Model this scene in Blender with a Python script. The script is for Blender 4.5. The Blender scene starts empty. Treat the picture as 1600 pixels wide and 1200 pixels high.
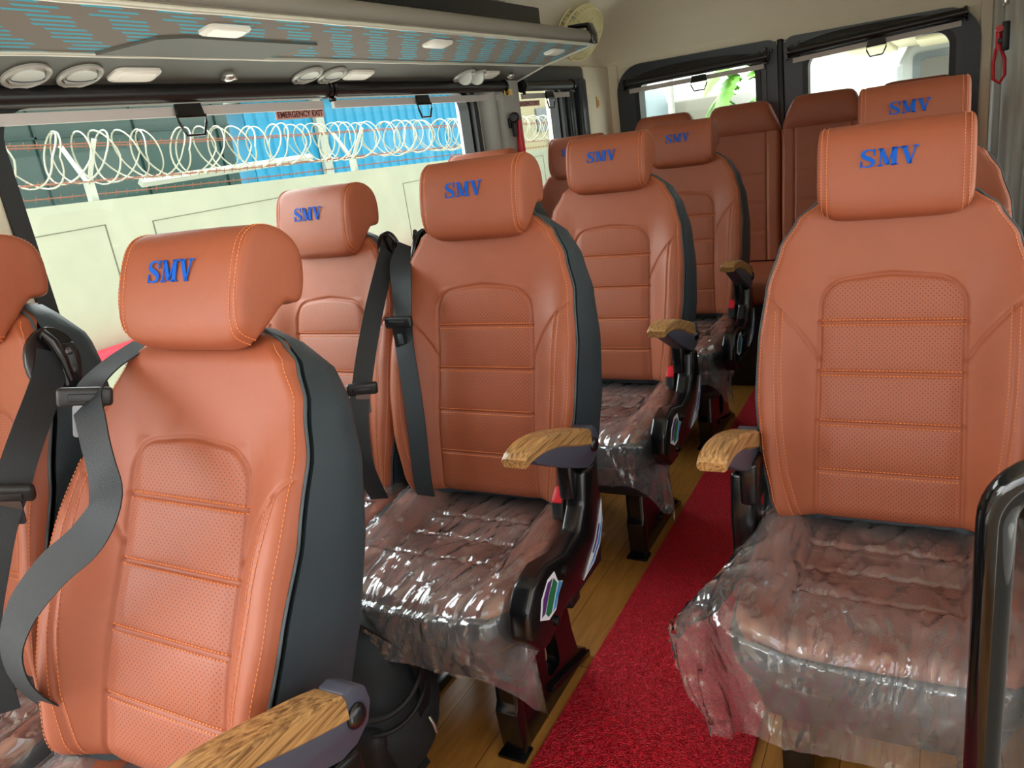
import bpy, bmesh, math, random
from mathutils import Vector, Matrix, noise
random.seed(7)
PI = math.pi
S = bpy.context.scene

# ------------------------------------------------------------------ camera
cam_data = bpy.data.cameras.new('camera')
cam = bpy.data.objects.new('camera', cam_data)
S.collection.objects.link(cam)
cam_data.sensor_width = 36.0
cam_data.lens = 27.0
cam_data.clip_start = 0.02
cam_data.clip_end = 300
cam.matrix_world = Matrix(((0.87736794, -0.02682195, 0.47906793, 0.0),
                           (0.45992051, 0.33155463, -0.82373822, 0.0),
                           (-0.13674293, 0.94305467, 0.30323137, 1.27),
                           (0, 0, 0, 1)))
S.camera = cam

# ------------------------------------------------------------------ sky, sun, exposure
S.view_settings.view_transform = 'Standard'
S.view_settings.look = 'None'
S.view_settings.exposure = 0.72
S.view_settings.gamma = 1.0
S.view_settings.use_curve_mapping = False
W = bpy.data.worlds.new('sky')
S.world = W
W.use_nodes = True
wn = W.node_tree.nodes
wl = W.node_tree.links
wn.clear()
wo = wn.new('ShaderNodeOutputWorld')
bg = wn.new('ShaderNodeBackground')
tc = wn.new('ShaderNodeTexCoord')
sp = wn.new('ShaderNodeSeparateXYZ')
cr = wn.new('ShaderNodeValToRGB')
wl.new(tc.outputs['Generated'], sp.inputs[0])
wl.new(sp.outputs['Z'], cr.inputs[0])
cr.color_ramp.elements[0].position = 0.0
cr.color_ramp.elements[0].color = (1.0, 0.99, 0.95, 1)
cr.color_ramp.elements[1].position = 1.0
cr.color_ramp.elements[1].color = (0.80, 0.90, 1.0, 1)
wl.new(cr.outputs[0], bg.inputs['Color'])
# added glow high in the left sky, lights the seats through the windows
dt = wn.new('ShaderNodeVectorMath'); dt.operation = 'DOT_PRODUCT'
wl.new(tc.outputs['Generated'], dt.inputs[0]); dt.inputs[1].default_value = Vector((-0.85, -0.15, 0.50)).normalized()
mr = wn.new('ShaderNodeMapRange'); mr.interpolation_type = 'SMOOTHSTEP'
mr.inputs['From Min'].default_value = 0.25; mr.inputs['From Max'].default_value = 1.0
mr.inputs['To Min'].default_value = 1.6; mr.inputs['To Max'].default_value = 7.5
wl.new(dt.outputs['Value'], mr.inputs['Value'])
wl.new(mr.outputs[0], bg.inputs['Strength'])
wl.new(bg.outputs[0], wo.inputs[0])

sd = bpy.data.lights.new('sun', 'SUN')
so = bpy.data.objects.new('sun', sd)
S.collection.objects.link(so)
sd.energy = 2.6
sd.angle = math.radians(3)
sd.color = (1.0, 0.96, 0.88)
so.rotation_euler = Vector((-0.10, 0.32, -0.94)).to_track_quat('-Z', 'Y').to_euler()

# ------------------------------------------------------------------ helpers: objects
def link(o):
    S.collection.objects.link(o)
    return o

def empty(name, loc, label, cat, group=None, rot=None):
    o = link(bpy.data.objects.new(name, None))
    o.empty_display_size = 0.05
    o.location = loc
    if rot: o.rotation_euler = rot
    tag(o, label, cat, group)
    return o

def tag(o, label=None, cat=None, group=None, kind=None):
    if label: o['label'] = label
    if cat: o['category'] = cat
    if group: o['group'] = group
    if kind: o['kind'] = kind
    return o

def put(name, me, parent=None, loc=(0, 0, 0), rot=(0, 0, 0), label=None):
    o = link(bpy.data.objects.new(name, me))
    o.location = loc
    o.rotation_euler = rot
    if parent: o.parent = parent
    if label: o['label'] = label
    return o

def struct(name, me, label, parent=None):
    o = put(name, me, parent)
    if not parent:
        o['kind'] = 'structure'
        o['label'] = label
    return o

# ------------------------------------------------------------------ helpers: meshes
class MB:
    """collects shapes into one mesh"""
    def __init__(s):
        s.v = []; s.f = []; s.m = []; s.mi = 0
    def add(s, vs, fs):
        n = len(s.v)
        s.v.extend([tuple(v) for v in vs])
        s.f.extend([tuple(i + n for i in f) for f in fs])
        s.m.extend([s.mi] * len(fs))
        return s
    def box(s, a, b, bev=0.0, seg=2, M=None):
        bm = bmesh.new()
        bmesh.ops.create_cube(bm, size=1.0)
        c = [(a[i] + b[i]) / 2 for i in range(3)]; d = [abs(b[i] - a[i]) for i in range(3)]
        for v in bm.verts:
            v.co = Vector((c[0] + v.co.x * d[0], c[1] + v.co.y * d[1], c[2] + v.co.z * d[2]))
        if bev > 0:
            bev = min(bev, min(d) * 0.49)
            bmesh.ops.bevel(bm, geom=bm.edges[:], offset=bev, segments=seg, affect='EDGES', profile=0.5)
        return s.bm(bm, M)
    def bm(s, bm, M=None):
        if M is not None: bm.transform(M)
        bm.verts.index_update()
        s.add([v.co[:] for v in bm.verts], [[v.index for v in f.verts] for f in bm.faces])
        bm.free()
        return s
    def rings(s, rings, cap0=True, cap1=True, closed=False):
        n = len(rings[0]); vs = [p for r in rings for p in r]; fs = []
        R = len(rings)
        for i in range(R if closed else R - 1):
            k = (i + 1) % R
            for j in range(n):
                a = i * n + j; b = i * n + (j + 1) % n
                fs.append((a, b, k * n + (j + 1) % n, k * n + j))
        if not closed:
            if cap0: fs.append(tuple(range(n - 1, -1, -1)))
            if cap1: fs.append(tuple((R - 1) * n + j for j in range(n)))
        return s.add(vs, fs)
    def prism(s, poly, axis, a, b, bev=0.0, seg=2):
        """poly of 2-D points extruded along axis from a to b"""
        def P(p, t):
            if axis == 'x': return (t, p[0], p[1])
            if axis == 'y': return (p[0], t, p[1])
            return (p[0], p[1], t)
        bm = bmesh.new()
        va = [bm.verts.new(P(p, a)) for p in poly]
        vb = [bm.verts.new(P(p, b)) for p in poly]
        n = len(poly)
        bm.faces.new(va); bm.faces.new(vb[::-1])
        for i in range(n):
            bm.faces.new((va[i], vb[i], vb[(i + 1) % n], va[(i + 1) % n]))
        bmesh.ops.recalc_face_normals(bm, faces=bm.faces[:])
        if bev > 0:
            es = [e for e in bm.edges if len(e.link_faces) == 2 and e.calc_face_angle(0) > 0.5]
            bmesh.ops.bevel(bm, geom=es, offset=bev, segments=seg, affect='EDGES', profile=0.5, clamp_overlap=True)
        return s.bm(bm)
    def tube(s, pts, r, n=10, closed=False, caps=True):
        pts = [Vector(p) for p in pts]
        rr = r if isinstance(r, (list, tuple)) else [r] * len(pts)
        N = len(pts); rings = []; up = None
        for i, p in enumerate(pts):
            if closed: t = pts[(i + 1) % N] - pts[i - 1]
            else: t = pts[min(i + 1, N - 1)] - pts[max(i - 1, 0)]
            t.normalize()
            if up is None:
                up = Vector((0, 0, 1)) if abs(t.z) < 0.9 else Vector((0, 1, 0))
            x = t.cross(up)
            if x.length < 1e-5: x = t.orthogonal()
            x.normalize(); up = x.cross(t).normalized()
            rings.append([p + (x * math.cos(2 * PI * k / n) + up * math.sin(2 * PI * k / n)) * rr[i] for k in range(n)])
        return s.rings(rings, caps, caps, closed)
    def cyl(s, a, b, r, n=20):
        return s.tube([a, b], r, n)
    def lathe(s, prof, c, ax, n=28):
        """prof: (radius, height) pairs revolved about axis ax at c"""
        ax = Vector(ax).normalized(); x = ax.orthogonal().normalized(); y = ax.cross(x); c = Vector(c)
        rings = [[c + ax * h + (x * math.cos(2 * PI * k / n) + y * math.sin(2 * PI * k / n)) * r for k in range(n)] for r, h in prof]
        return s.rings(rings, prof[0][0] > 1e-4, prof[-1][0] > 1e-4)
    def grid(s, f, nu, nv):
        vs = [f(i / nu, j / nv) for j in range(nv + 1) for i in range(nu + 1)]
        fs = []
        for j in range(nv):
            for i in range(nu):
                a = j * (nu + 1) + i
                fs.append((a, a + 1, a + nu + 2, a + nu + 1))
        return s.add(vs, fs)
    def ribbon(s, pts, dirs, w, th=0.0012):
        """flat strap: pts centre line, dirs width direction at each point"""
        pts = [Vector(p) for p in pts]; N = len(pts); rings = []
        for i, p in enumerate(pts):
            t = (pts[min(i + 1, N - 1)] - pts[max(i - 1, 0)]).normalized()
            d = Vector(dirs[i]); d = (d - t * d.dot(t)).normalized(); nn = t.cross(d) * th
            h = d * w / 2
            rings.append([p - h - nn, p + h - nn, p + h + nn, p - h + nn])
        return s.rings(rings)
    def build(s, name, mats, smooth=35, uv=None):
        me = bpy.data.meshes.new(name)
        me.from_pydata(s.v, [], s.f)
        if not isinstance(mats, (list, tuple)): mats = [mats]
        for m in mats: me.materials.append(m)
        me.polygons.foreach_set('material_index', s.m)
        bm = bmesh.new(); bm.from_mesh(me)
        bmesh.ops.recalc_face_normals(bm, faces=bm.faces[:]) if uv is None else None
        bm.to_mesh(me); bm.free()
        if smooth:
            me.polygons.foreach_set('use_smooth', [True] * len(me.polygons))
            me.set_sharp_from_angle(angle=math.radians(smooth))
        me.update()
        return me

def rrect(x0, z0, x1, z1, r, n=6):
    """rounded rectangle outline, counter clockwise; r may be 4 radii (bl, br, tr, tl)"""
    if not isinstance(r, (list, tuple)): r = [r] * 4
    out = []
    for (cx, cz, a0, q) in ((x0 + r[0], z0 + r[0], PI, r[0]), (x1 - r[1], z0 + r[1], 1.5 * PI, r[1]),
                            (x1 - r[2], z1 - r[2], 0, r[2]), (x0 + r[3], z1 - r[3], 0.5 * PI, r[3])):
        for k in range(n + 1):
            a = a0 + 0.5 * PI * k / n
            out.append((cx + q * math.cos(a), cz + q * math.sin(a)))
    return out

def catmull(P, n=8):
    P = [Vector(p) for p in P]; out = []
    for i in range(len(P) - 1):
        a = P[max(i - 1, 0)]; b = P[i]; c = P[i + 1]; d = P[min(i + 2, len(P) - 1)]
        for k in range(n):
            t = k / n
            out.append(0.5 * ((2 * b) + (c - a) * t + (2 * a - 5 * b + 4 * c - d) * t * t + (3 * b - a - 3 * c + d) * t ** 3))
    out.append(P[-1])
    return out

def lerp_tab(tab, t):
    if t <= tab[0][0]: return tab[0][1]
    for (a, x), (b, y) in zip(tab, tab[1:]):
        if t <= b:
            u = (t - a) / (b - a); u = u * u * (3 - 2 * u) * 0.5 + u * 0.5
            return x + (y - x) * u
    return tab[-1][1]

def segdist(px, py, poly):
    m = 1e9
    for (ax, ay), (bx, by) in zip(poly, poly[1:]):
        dx = bx - ax; dy = by - ay; L = dx * dx + dy * dy
        t = 0 if L == 0 else max(0, min(1, ((px - ax) * dx + (py - ay) * dy) / L))
        d = (px - ax - t * dx) ** 2 + (py - ay - t * dy) ** 2
        if d < m: m = d
    return math.sqrt(m)

def smooth01(t):
    t = max(0.0, min(1.0, t)); return t * t * (3 - 2 * t)

# ------------------------------------------------------------------ helpers: materials
def srgb(r, g, b):
    def c(v):
        v /= 255.0
        return v / 12.92 if v <= 0.04045 else ((v + 0.055) / 1.055) ** 2.4
    return (c(r), c(g), c(b), 1.0)

def mat(name, col, rough=0.5, metal=0.0, spec=0.5, bump=None, vary=None, coat=0.0, emit=None):
    """bump=(scale, strength, detail) ; vary=(scale, amount)"""
    m = bpy.data.materials.new(name); m.use_nodes = True
    nt = m.node_tree; b = nt.nodes['Principled BSDF']
    b.inputs['Base Color'].default_value = col
    b.inputs['Roughness'].default_value = rough
    b.inputs['Metallic'].default_value = metal
    b.inputs['Specular IOR Level'].default_value = spec
    b.inputs['Coat Weight'].default_value = coat
    co = nt.nodes.new('ShaderNodeTexCoord')
    if vary:
        n = nt.nodes.new('ShaderNodeTexNoise'); n.inputs['Scale'].default_value = vary[0]; n.inputs['Detail'].default_value = 5
        nt.links.new(co.outputs['Object'], n.inputs['Vector'])
        mx = nt.nodes.new('ShaderNodeMix'); mx.data_type = 'RGBA'
        mx.inputs['A'].default_value = tuple(c * (1 - vary[1]) for c in col[:3]) + (1,)
        mx.inputs['B'].default_value = tuple(min(1, c * (1 + vary[1])) for c in col[:3]) + (1,)
        nt.links.new(n.outputs['Fac'], mx.inputs['Factor'])
        nt.links.new(mx.outputs['Result'], b.inputs['Base Color'])
    if bump:
        n = nt.nodes.new('ShaderNodeTexNoise'); n.inputs['Scale'].default_value = bump[0]
        n.inputs['Detail'].default_value = bump[2] if len(bump) > 2 else 3
        nt.links.new(co.outputs['Object'], n.inputs['Vector'])
        bp = nt.nodes.new('ShaderNodeBump'); bp.inputs['Strength'].default_value = bump[1]; bp.inputs['Distance'].default_value = 0.002
        nt.links.new(n.outputs['Fac'], bp.inputs['Height'])
        nt.links.new(bp.outputs['Normal'], b.inputs['Normal'])
    if emit:
        b.inputs['Emission Color'].default_value = emit[0]; b.inputs['Emission Strength'].default_value = emit[1]
    return m

def nodes_of(m):
    return m.node_tree, m.node_tree.nodes, m.node_tree.links, m.node_tree.nodes['Principled BSDF']

TAN = srgb(151, 80, 53)
def leather(name, perf=False):
    m = mat(name, TAN, rough=0.5, spec=0.45)
    nt, N, L, b = nodes_of(m)
    co = N.new('ShaderNodeTexCoord')
    vo = N.new('ShaderNodeTexVoronoi'); vo.inputs['Scale'].default_value = 520; vo.feature = 'DISTANCE_TO_EDGE'
    L.new(co.outputs['Object'], vo.inputs['Vector'])
    n = N.new('ShaderNodeTexNoise'); n.inputs['Scale'].default_value = 22; n.inputs['Detail'].default_value = 4
    L.new(co.outputs['Object'], n.inputs['Vector'])
    mx = N.new('ShaderNodeMix'); mx.data_type = 'RGBA'
    mx.inputs['A'].default_value = tuple(c * 0.93 for c in TAN[:3]) + (1,)
    mx.inputs['B'].default_value = tuple(c * 1.07 for c in TAN[:3]) + (1,)
    L.new(n.outputs['Fac'], mx.inputs['Factor'])
    ad = N.new('ShaderNodeMath'); ad.operation = 'MINIMUM'; ad.inputs[1].default_value = 0.12
    L.new(vo.outputs['Distance'], ad.inputs[0])
    n2 = N.new('ShaderNodeTexNoise'); n2.inputs['Scale'].default_value = 35; n2.inputs['Detail'].default_value = 3
    L.new(co.outputs['Object'], n2.inputs['Vector'])
    bp0 = N.new('ShaderNodeBump'); bp0.inputs['Strength'].default_value = 0.25; bp0.inputs['Distance'].default_value = 0.003
    L.new(n2.outputs['Fac'], bp0.inputs['Height'])
    bp = N.new('ShaderNodeBump'); bp.inputs['Strength'].default_value = 0.35; bp.inputs['Distance'].default_value = 0.0008
    L.new(ad.outputs[0], bp.inputs['Height']); L.new(bp0.outputs['Normal'], bp.inputs['Normal'])
    last = bp; colout = mx.outputs['Result']
    if perf:
        # punched holes: a diagonal lattice laid out on the panel's own UV (in metres)
        uv = N.new('ShaderNodeUVMap'); uv.uv_map = 'UVMap'
        mp = N.new('ShaderNodeMapping'); mp.inputs['Rotation'].default_value = (0, 0, PI / 4)
        mp.inputs['Scale'].default_value = (158, 158, 1)
        L.new(uv.outputs[0], mp.inputs[0])
        v2 = N.new('ShaderNodeTexVoronoi'); v2.voronoi_dimensions = '2D'; v2.inputs['Scale'].default_value = 1.0; v2.inputs['Randomness'].default_value = 0.0
        L.new(mp.outputs[0], v2.inputs['Vector'])
        mr = N.new('ShaderNodeMapRange'); mr.inputs['From Min'].default_value = 0.13; mr.inputs['From Max'].default_value = 0.20
        mr.inputs['To Min'].default_value = 1.0; mr.inputs['To Max'].default_value = 0.0
        L.new(v2.outputs['Distance'], mr.inputs['Value'])
        at = N.new('ShaderNodeAttribute'); at.attribute_name = 'perf'
        mu = N.new('ShaderNodeMath'); mu.operation = 'MULTIPLY'
        L.new(mr.outputs[0], mu.inputs[0]); L.new(at.outputs['Fac'], mu.inputs[1])
        m2 = N.new('ShaderNodeMix'); m2.data_type = 'RGBA'
        m2.inputs['B'].default_value = srgb(92, 38, 22)
        L.new(mu.outputs[0], m2.inputs['Factor']); L.new(colout, m2.inputs['A'])
        colout = m2.outputs['Result']
    L.new(colout, b.inputs['Base Color'])
    L.new(last.outputs['Normal'], b.inputs['Normal'])
    return m

M = {}
M['leather'] = leather('tan_leather')
M['leather_perf'] = leather('tan_perforated_leather', True)
M['slate'] = mat('slate_leather', srgb(46, 56, 62), 0.5, spec=0.4, bump=(300, 0.15, 2))
M['slate_dark'] = mat('navy_base_fabric', srgb(24, 28, 44), 0.6, bump=(200, 0.2))
M['thread'] = mat('orange_thread', srgb(216, 128, 76), 0.7)
M['thread_grey'] = mat('grey_piping', srgb(70, 78, 82), 0.6)
M['blue'] = mat('blue_thread', srgb(14, 88, 190), 0.75, spec=0.2)
M['gloss_black'] = mat('gloss_black_plastic', srgb(13, 13, 16), 0.22, spec=0.6)
M['satin_black'] = mat('satin_black_plastic', srgb(24, 26, 29), 0.42, bump=(400, 0.15))
M['graphite'] = mat('graphite_plastic', srgb(66, 67, 80), 0.45)
M['belt'] = mat('belt_webbing', srgb(25, 31, 36), 0.6, bump=(700, 0.3, 1))
M['steel'] = mat('steel', srgb(104, 104, 108), 0.3, metal=1.0)
M['chrome_dark'] = mat('black_gloss_paint', srgb(8, 9, 10), 0.09, spec=0.5)
M['red'] = mat('red_plastic', srgb(208, 18, 38), 0.35)
M['beige'] = mat('beige_headliner', srgb(234, 225, 204), 0.75, bump=(250, 0.1))
M['grey_trim'] = mat('grey_trim', srgb(170, 168, 162), 0.55)
M['door_paint'] = mat('dark_grey_paint', srgb(50, 56, 63), 0.35, bump=(25, 0.1))
M['rubber'] = mat('rubber', srgb(14, 15, 17), 0.45)
M['black_fabric'] = mat('black_blind', srgb(24, 22, 23), 0.35)
M['rail_white'] = mat('blind_rail', srgb(190, 182, 178), 0.4)
M['rack_grey'] = mat('rack_grey', srgb(82, 80, 73), 0.6, bump=(300, 0.2))
M['rack_lip'] = mat('rack_lip', srgb(122, 116, 108), 0.5, bump=(15, 0.2))
M['lamp_white'] = mat('lamp_plastic', srgb(222, 216, 206), 0.35)
M['vent_silver'] = mat('vent_silver', srgb(176, 174, 166), 0.35, metal=0.2)
M['cream'] = mat('cream_fan_plastic', srgb(236, 226, 176), 0.4)
M['bag'] = mat('backpack_fabric', srgb(27, 33, 36), 0.75, bump=(60, 0.5, 6))
M['bag_dark'] = mat('backpack_black', srgb(12, 13, 15), 0.6)
M['concrete'] = mat('painted_concrete', srgb(158, 160, 140), 0.9, bump=(8, 0.3), vary=(2.2, 0.16))
M['asphalt'] = mat('yard_concrete', srgb(214, 210, 198), 0.9, vary=(0.8, 0.1))
M['kerb_red'] = mat('kerb_red', srgb(220, 40, 60), 0.6)
M['wire'] = mat('galvanised_wire', srgb(156, 154, 136), 0.5)
M['rust'] = mat('rusty_wire', srgb(126, 76, 54), 0.8)
M['white_paint'] = mat('white_paint', srgb(172, 174, 160), 0.5)
M['van_paint'] = mat('van_white_paint', srgb(140, 146, 146), 0.35, coat=0.4)
M['dark_glass'] = mat('dark_glass', srgb(70, 80, 84), 0.1, spec=0.8)
M['tail_red'] = mat('tail_lamp', srgb(200, 90, 70), 0.3)
M['leaf'] = mat('banana_leaf', srgb(92, 146, 40), 0.5, vary=(5, 0.35))
M['green_glass'] = mat('green_facade_glass', srgb(40, 70, 66), 0.25, spec=0.6, vary=(0.7, 0.3))
M['seam'] = mat('wall_joint', srgb(96, 94, 76), 0.9)
M['yellow'] = mat('yellow_sticker', srgb(226, 205, 110), 0.5)
M['orange_mark'] = mat('orange_print', srgb(214, 110, 30), 0.5)
M['sticker_green'] = mat('sticker_green', srgb(20, 110, 70), 0.4)
M['sticker_blue'] = mat('sticker_blue', srgb(60, 140, 205), 0.35)
M['sticker_purple'] = mat('sticker_purple', srgb(84, 44, 110), 0.35)
M['sticker_white'] = mat('sticker_white', srgb(228, 228, 235), 0.4)
M['exit_back'] = mat('sticker_brown', srgb(214, 160, 146), 0.5)
M['exit_text'] = mat('sticker_maroon', srgb(84, 14, 20), 0.5)

def wood(name, c1, c2, axis, scale, rough=0.35):
    m = mat(name, c1, rough)
    nt, N, L, b = nodes_of(m)
    co = N.new('ShaderNodeTexCoord'); mp = N.new('ShaderNodeMapping')
    mp.inputs['Scale'].default_value = tuple(1.0 if i == axis else 7.0 for i in range(3))
    L.new(co.outputs['Object'], mp.inputs[0])
    n = N.new('ShaderNodeTexNoise'); n.inputs['Scale'].default_value = scale; n.inputs['Detail'].default_value = 6; n.inputs['Distortion'].default_value = 0.6
    L.new(mp.outputs[0], n.inputs['Vector'])
    wv = N.new('ShaderNodeTexWave'); wv.wave_type = 'BANDS'; wv.bands_direction = 'Z' if axis != 2 else 'X'
    wv.inputs['Scale'].default_value = scale * 0.5; wv.inputs['Distortion'].default_value = 6; wv.inputs['Detail'].default_value = 3
    L.new(mp.outputs[0], wv.inputs['Vector'])
    ad = N.new('ShaderNodeMix'); ad.data_type = 'FLOAT'; ad.inputs['Factor'].default_value = 0.5
    L.new(n.outputs['Fac'], ad.inputs['A']); L.new(wv.outputs['Fac'], ad.inputs['B'])
    r = N.new('ShaderNodeValToRGB')
    r.color_ramp.elements[0].position = 0.25; r.color_ramp.elements[0].color = c2
    r.color_ramp.elements[1].position = 0.6; r.color_ramp.elements[1].color = c1
    L.new(ad.outputs['Result'], r.inputs[0]); L.new(r.outputs[0], b.inputs['Base Color'])
    return m
def arm_wood():
    m = mat('armrest_wood', srgb(190, 148, 96), 0.32)
    nt, N, L, b = nodes_of(m)
    co = N.new('ShaderNodeTexCoord'); mp = N.new('ShaderNodeMapping'); mp.inputs['Scale'].default_value = (150, 5, 130)
    mp.inputs['Rotation'].default_value = (0.30, 0, 0)
    L.new(co.outputs['Object'], mp.inputs[0])
    n = N.new('ShaderNodeTexNoise'); n.inputs['Scale'].default_value = 1.6; n.inputs['Detail'].default_value = 4; n.inputs['Distortion'].default_value = 0.5
    L.new(mp.outputs[0], n.inputs['Vector'])
    r = N.new('ShaderNodeValToRGB')
    r.color_ramp.elements[0].position = 0.33; r.color_ramp.elements[0].color = srgb(108, 74, 42)
    r.color_ramp.elements[1].position = 0.62; r.color_ramp.elements[1].color = srgb(184, 140, 88)
    L.new(n.outputs['Fac'], r.inputs[0]); L.new(r.outputs[0], b.inputs['Base Color'])
    return m
M['arm_wood'] = arm_wood()

def floor_mat():
    m = mat('wood_floor', srgb(190, 130, 60), 0.35)
    nt, N, L, b = nodes_of(m)
    co = N.new('ShaderNodeTexCoord')
    mp = N.new('ShaderNodeMapping'); mp.inputs['Rotation'].default_value = (0, 0, PI / 2)
    L.new(co.outputs['Object'], mp.inputs[0])
    br = N.new('ShaderNodeTexBrick'); br.inputs['Scale'].default_value = 1.0
    br.inputs['Brick Width'].default_value = 0.95; br.inputs['Row Height'].default_value = 0.14
    br.inputs['Mortar Size'].default_value = 0.0012
    br.inputs['Color1'].default_value = srgb(196, 138, 66); br.inputs['Color2'].default_value = srgb(172, 112, 48)
    br.inputs['Mortar'].default_value = srgb(110, 66, 26)
    L.new(mp.outputs[0], br.inputs['Vector'])
    m2 = N.new('ShaderNodeMapping'); m2.inputs['Scale'].default_value = (12, 1.2, 1)
    L.new(co.outputs['Object'], m2.inputs[0])
    n = N.new('ShaderNodeTexNoise'); n.inputs['Scale'].default_value = 6; n.inputs['Detail'].default_value = 6
    L.new(m2.outputs[0], n.inputs['Vector'])
    mx = N.new('ShaderNodeMix'); mx.data_type = 'RGBA'; mx.blend_type = 'MULTIPLY'; mx.inputs['Factor'].default_value = 0.55
    r = N.new('ShaderNodeValToRGB'); r.color_ramp.elements[0].position = 0.3; r.color_ramp.elements[0].color = (0.45, 0.36, 0.26, 1)
    r.color_ramp.elements[1].position = 0.65; r.color_ramp.elements[1].color = (1, 1, 1, 1)
    L.new(n.outputs['Fac'], r.inputs[0])
    L.new(br.outputs['Color'], mx.inputs['A']); L.new(r.outputs[0], mx.inputs['B'])
    L.new(mx.outputs['Result'], b.inputs['Base Color'])
    return m
M['floor'] = floor_mat()

def carpet_mat():
    m = mat('red_loop_carpet', srgb(205, 12, 30), 0.45, spec=0.5)
    nt, N, L, b = nodes_of(m)
    co = N.new('ShaderNodeTexCoord')
    n0 = N.new('ShaderNodeTexNoise'); n0.inputs['Scale'].default_value = 60; n0.inputs['Detail'].default_value = 2
    L.new(co.outputs['Object'], n0.inputs['Vector'])
    mxv = N.new('ShaderNodeMix'); mxv.data_type = 'VECTOR'; mxv.inputs['Factor'].default_value = 0.03
    L.new(co.outputs['Object'], mxv.inputs['A']); L.new(n0.outputs['Color'], mxv.inputs['B'])
    v = N.new('ShaderNodeTexVoronoi'); v.inputs['Scale'].default_value = 150; v.feature = 'DISTANCE_TO_EDGE'
    L.new(mxv.outputs['Result'], v.inputs['Vector'])
    r = N.new('ShaderNodeValToRGB')
    r.color_ramp.elements[0].position = 0.0; r.color_ramp.elements[0].color = srgb(240, 30, 58)
    r.color_ramp.elements[1].position = 0.22; r.color_ramp.elements[1].color = srgb(178, 3, 20)
    L.new(v.outputs['Distance'], r.inputs[0]); L.new(r.outputs[0], b.inputs['Base Color'])
    iv = N.new('ShaderNodeMath'); iv.operation = 'SUBTRACT'; iv.inputs[0].default_value = 0.3
    L.new(v.outputs['Distance'], iv.inputs[1])
    bp = N.new('ShaderNodeBump'); bp.inputs['Strength'].default_value = 1.0; bp.inputs['Distance'].default_value = 0.008
    L.new(iv.outputs[0], bp.inputs['Height']); L.new(bp.outputs['Normal'], b.inputs['Normal'])
    return m
M['carpet'] = carpet_mat()

def rack_fabric():
    """taupe cloth with slanting bands of thin teal dashes"""
    m = mat('patterned_cloth', srgb(114, 105, 96), 0.8)
    nt, N, L, b = nodes_of(m)
    co = N.new('ShaderNodeTexCoord'); sx = N.new('ShaderNodeSeparateXYZ')
    L.new(co.outputs['Object'], sx.inputs[0])
    def mth(op, a, bb=None, c=None):
        n = N.new('ShaderNodeMath'); n.operation = op
        for i, q in enumerate((a, bb, c)):
            if q is None: continue
            if isinstance(q, (int, float)): n.inputs[i].default_value = q
            else: L.new(q, n.inputs[i])
        return n.outputs[0]
    x = sx.outputs['X']; y = sx.outputs['Y']
    row = mth('FLOOR', mth('MULTIPLY', x, 62.0))
    wn_ = N.new('ShaderNodeTexWhiteNoise'); wn_.noise_dimensions = '1D'; L.new(row, wn_.inputs['W'])
    jit = mth('MULTIPLY', mth('SUBTRACT', wn_.outputs['Value'], 0.5), 0.035)
    sl = mth('ADD', mth('ADD', mth('MULTIPLY', y, 1.0), mth('MULTIPLY', x, 1.35)), jit)
    ph = mth('FRACT', mth('DIVIDE', sl, 0.15))
    band = mth('LESS_THAN', ph, 0.52)
    line = mth('LESS_THAN', mth('FRACT', mth('MULTIPLY', x, 62.0)), 0.42)
    mk = mth('MULTIPLY', band, line)
    mx = N.new('ShaderNodeMix'); mx.data_type = 'RGBA'
    mx.inputs['A'].default_value = srgb(114, 105, 96); mx.inputs['B'].default_value = srgb(52, 158, 182)
    L.new(mk, mx.inputs['Factor']); L.new(mx.outputs['Result'], b.inputs['Base Color'])
    return m
M['rack_cloth'] = rack_fabric()

def glass_mat():
    m = bpy.data.materials.new('window_glass'); m.use_nodes = True
    nt = m.node_tree; N = nt.nodes; L = nt.links; N.clear()
    o = N.new('ShaderNodeOutputMaterial'); t = N.new('ShaderNodeBsdfTransparent'); g = N.new('ShaderNodeBsdfGlossy')
    t.inputs['Color'].default_value = (0.84, 0.90, 0.87, 1); g.inputs['Roughness'].default_value = 0.02
    f = N.new('ShaderNodeFresnel'); f.inputs['IOR'].default_value = 1.35
    x = N.new('ShaderNodeMixShader')
    L.new(f.outputs[0], x.inputs[0]); L.new(t.outputs[0], x.inputs[1]); L.new(g.outputs[0], x.inputs[2]); L.new(x.outputs[0], o.inputs[0])
    return m
M['glass'] = glass_mat()

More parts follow.
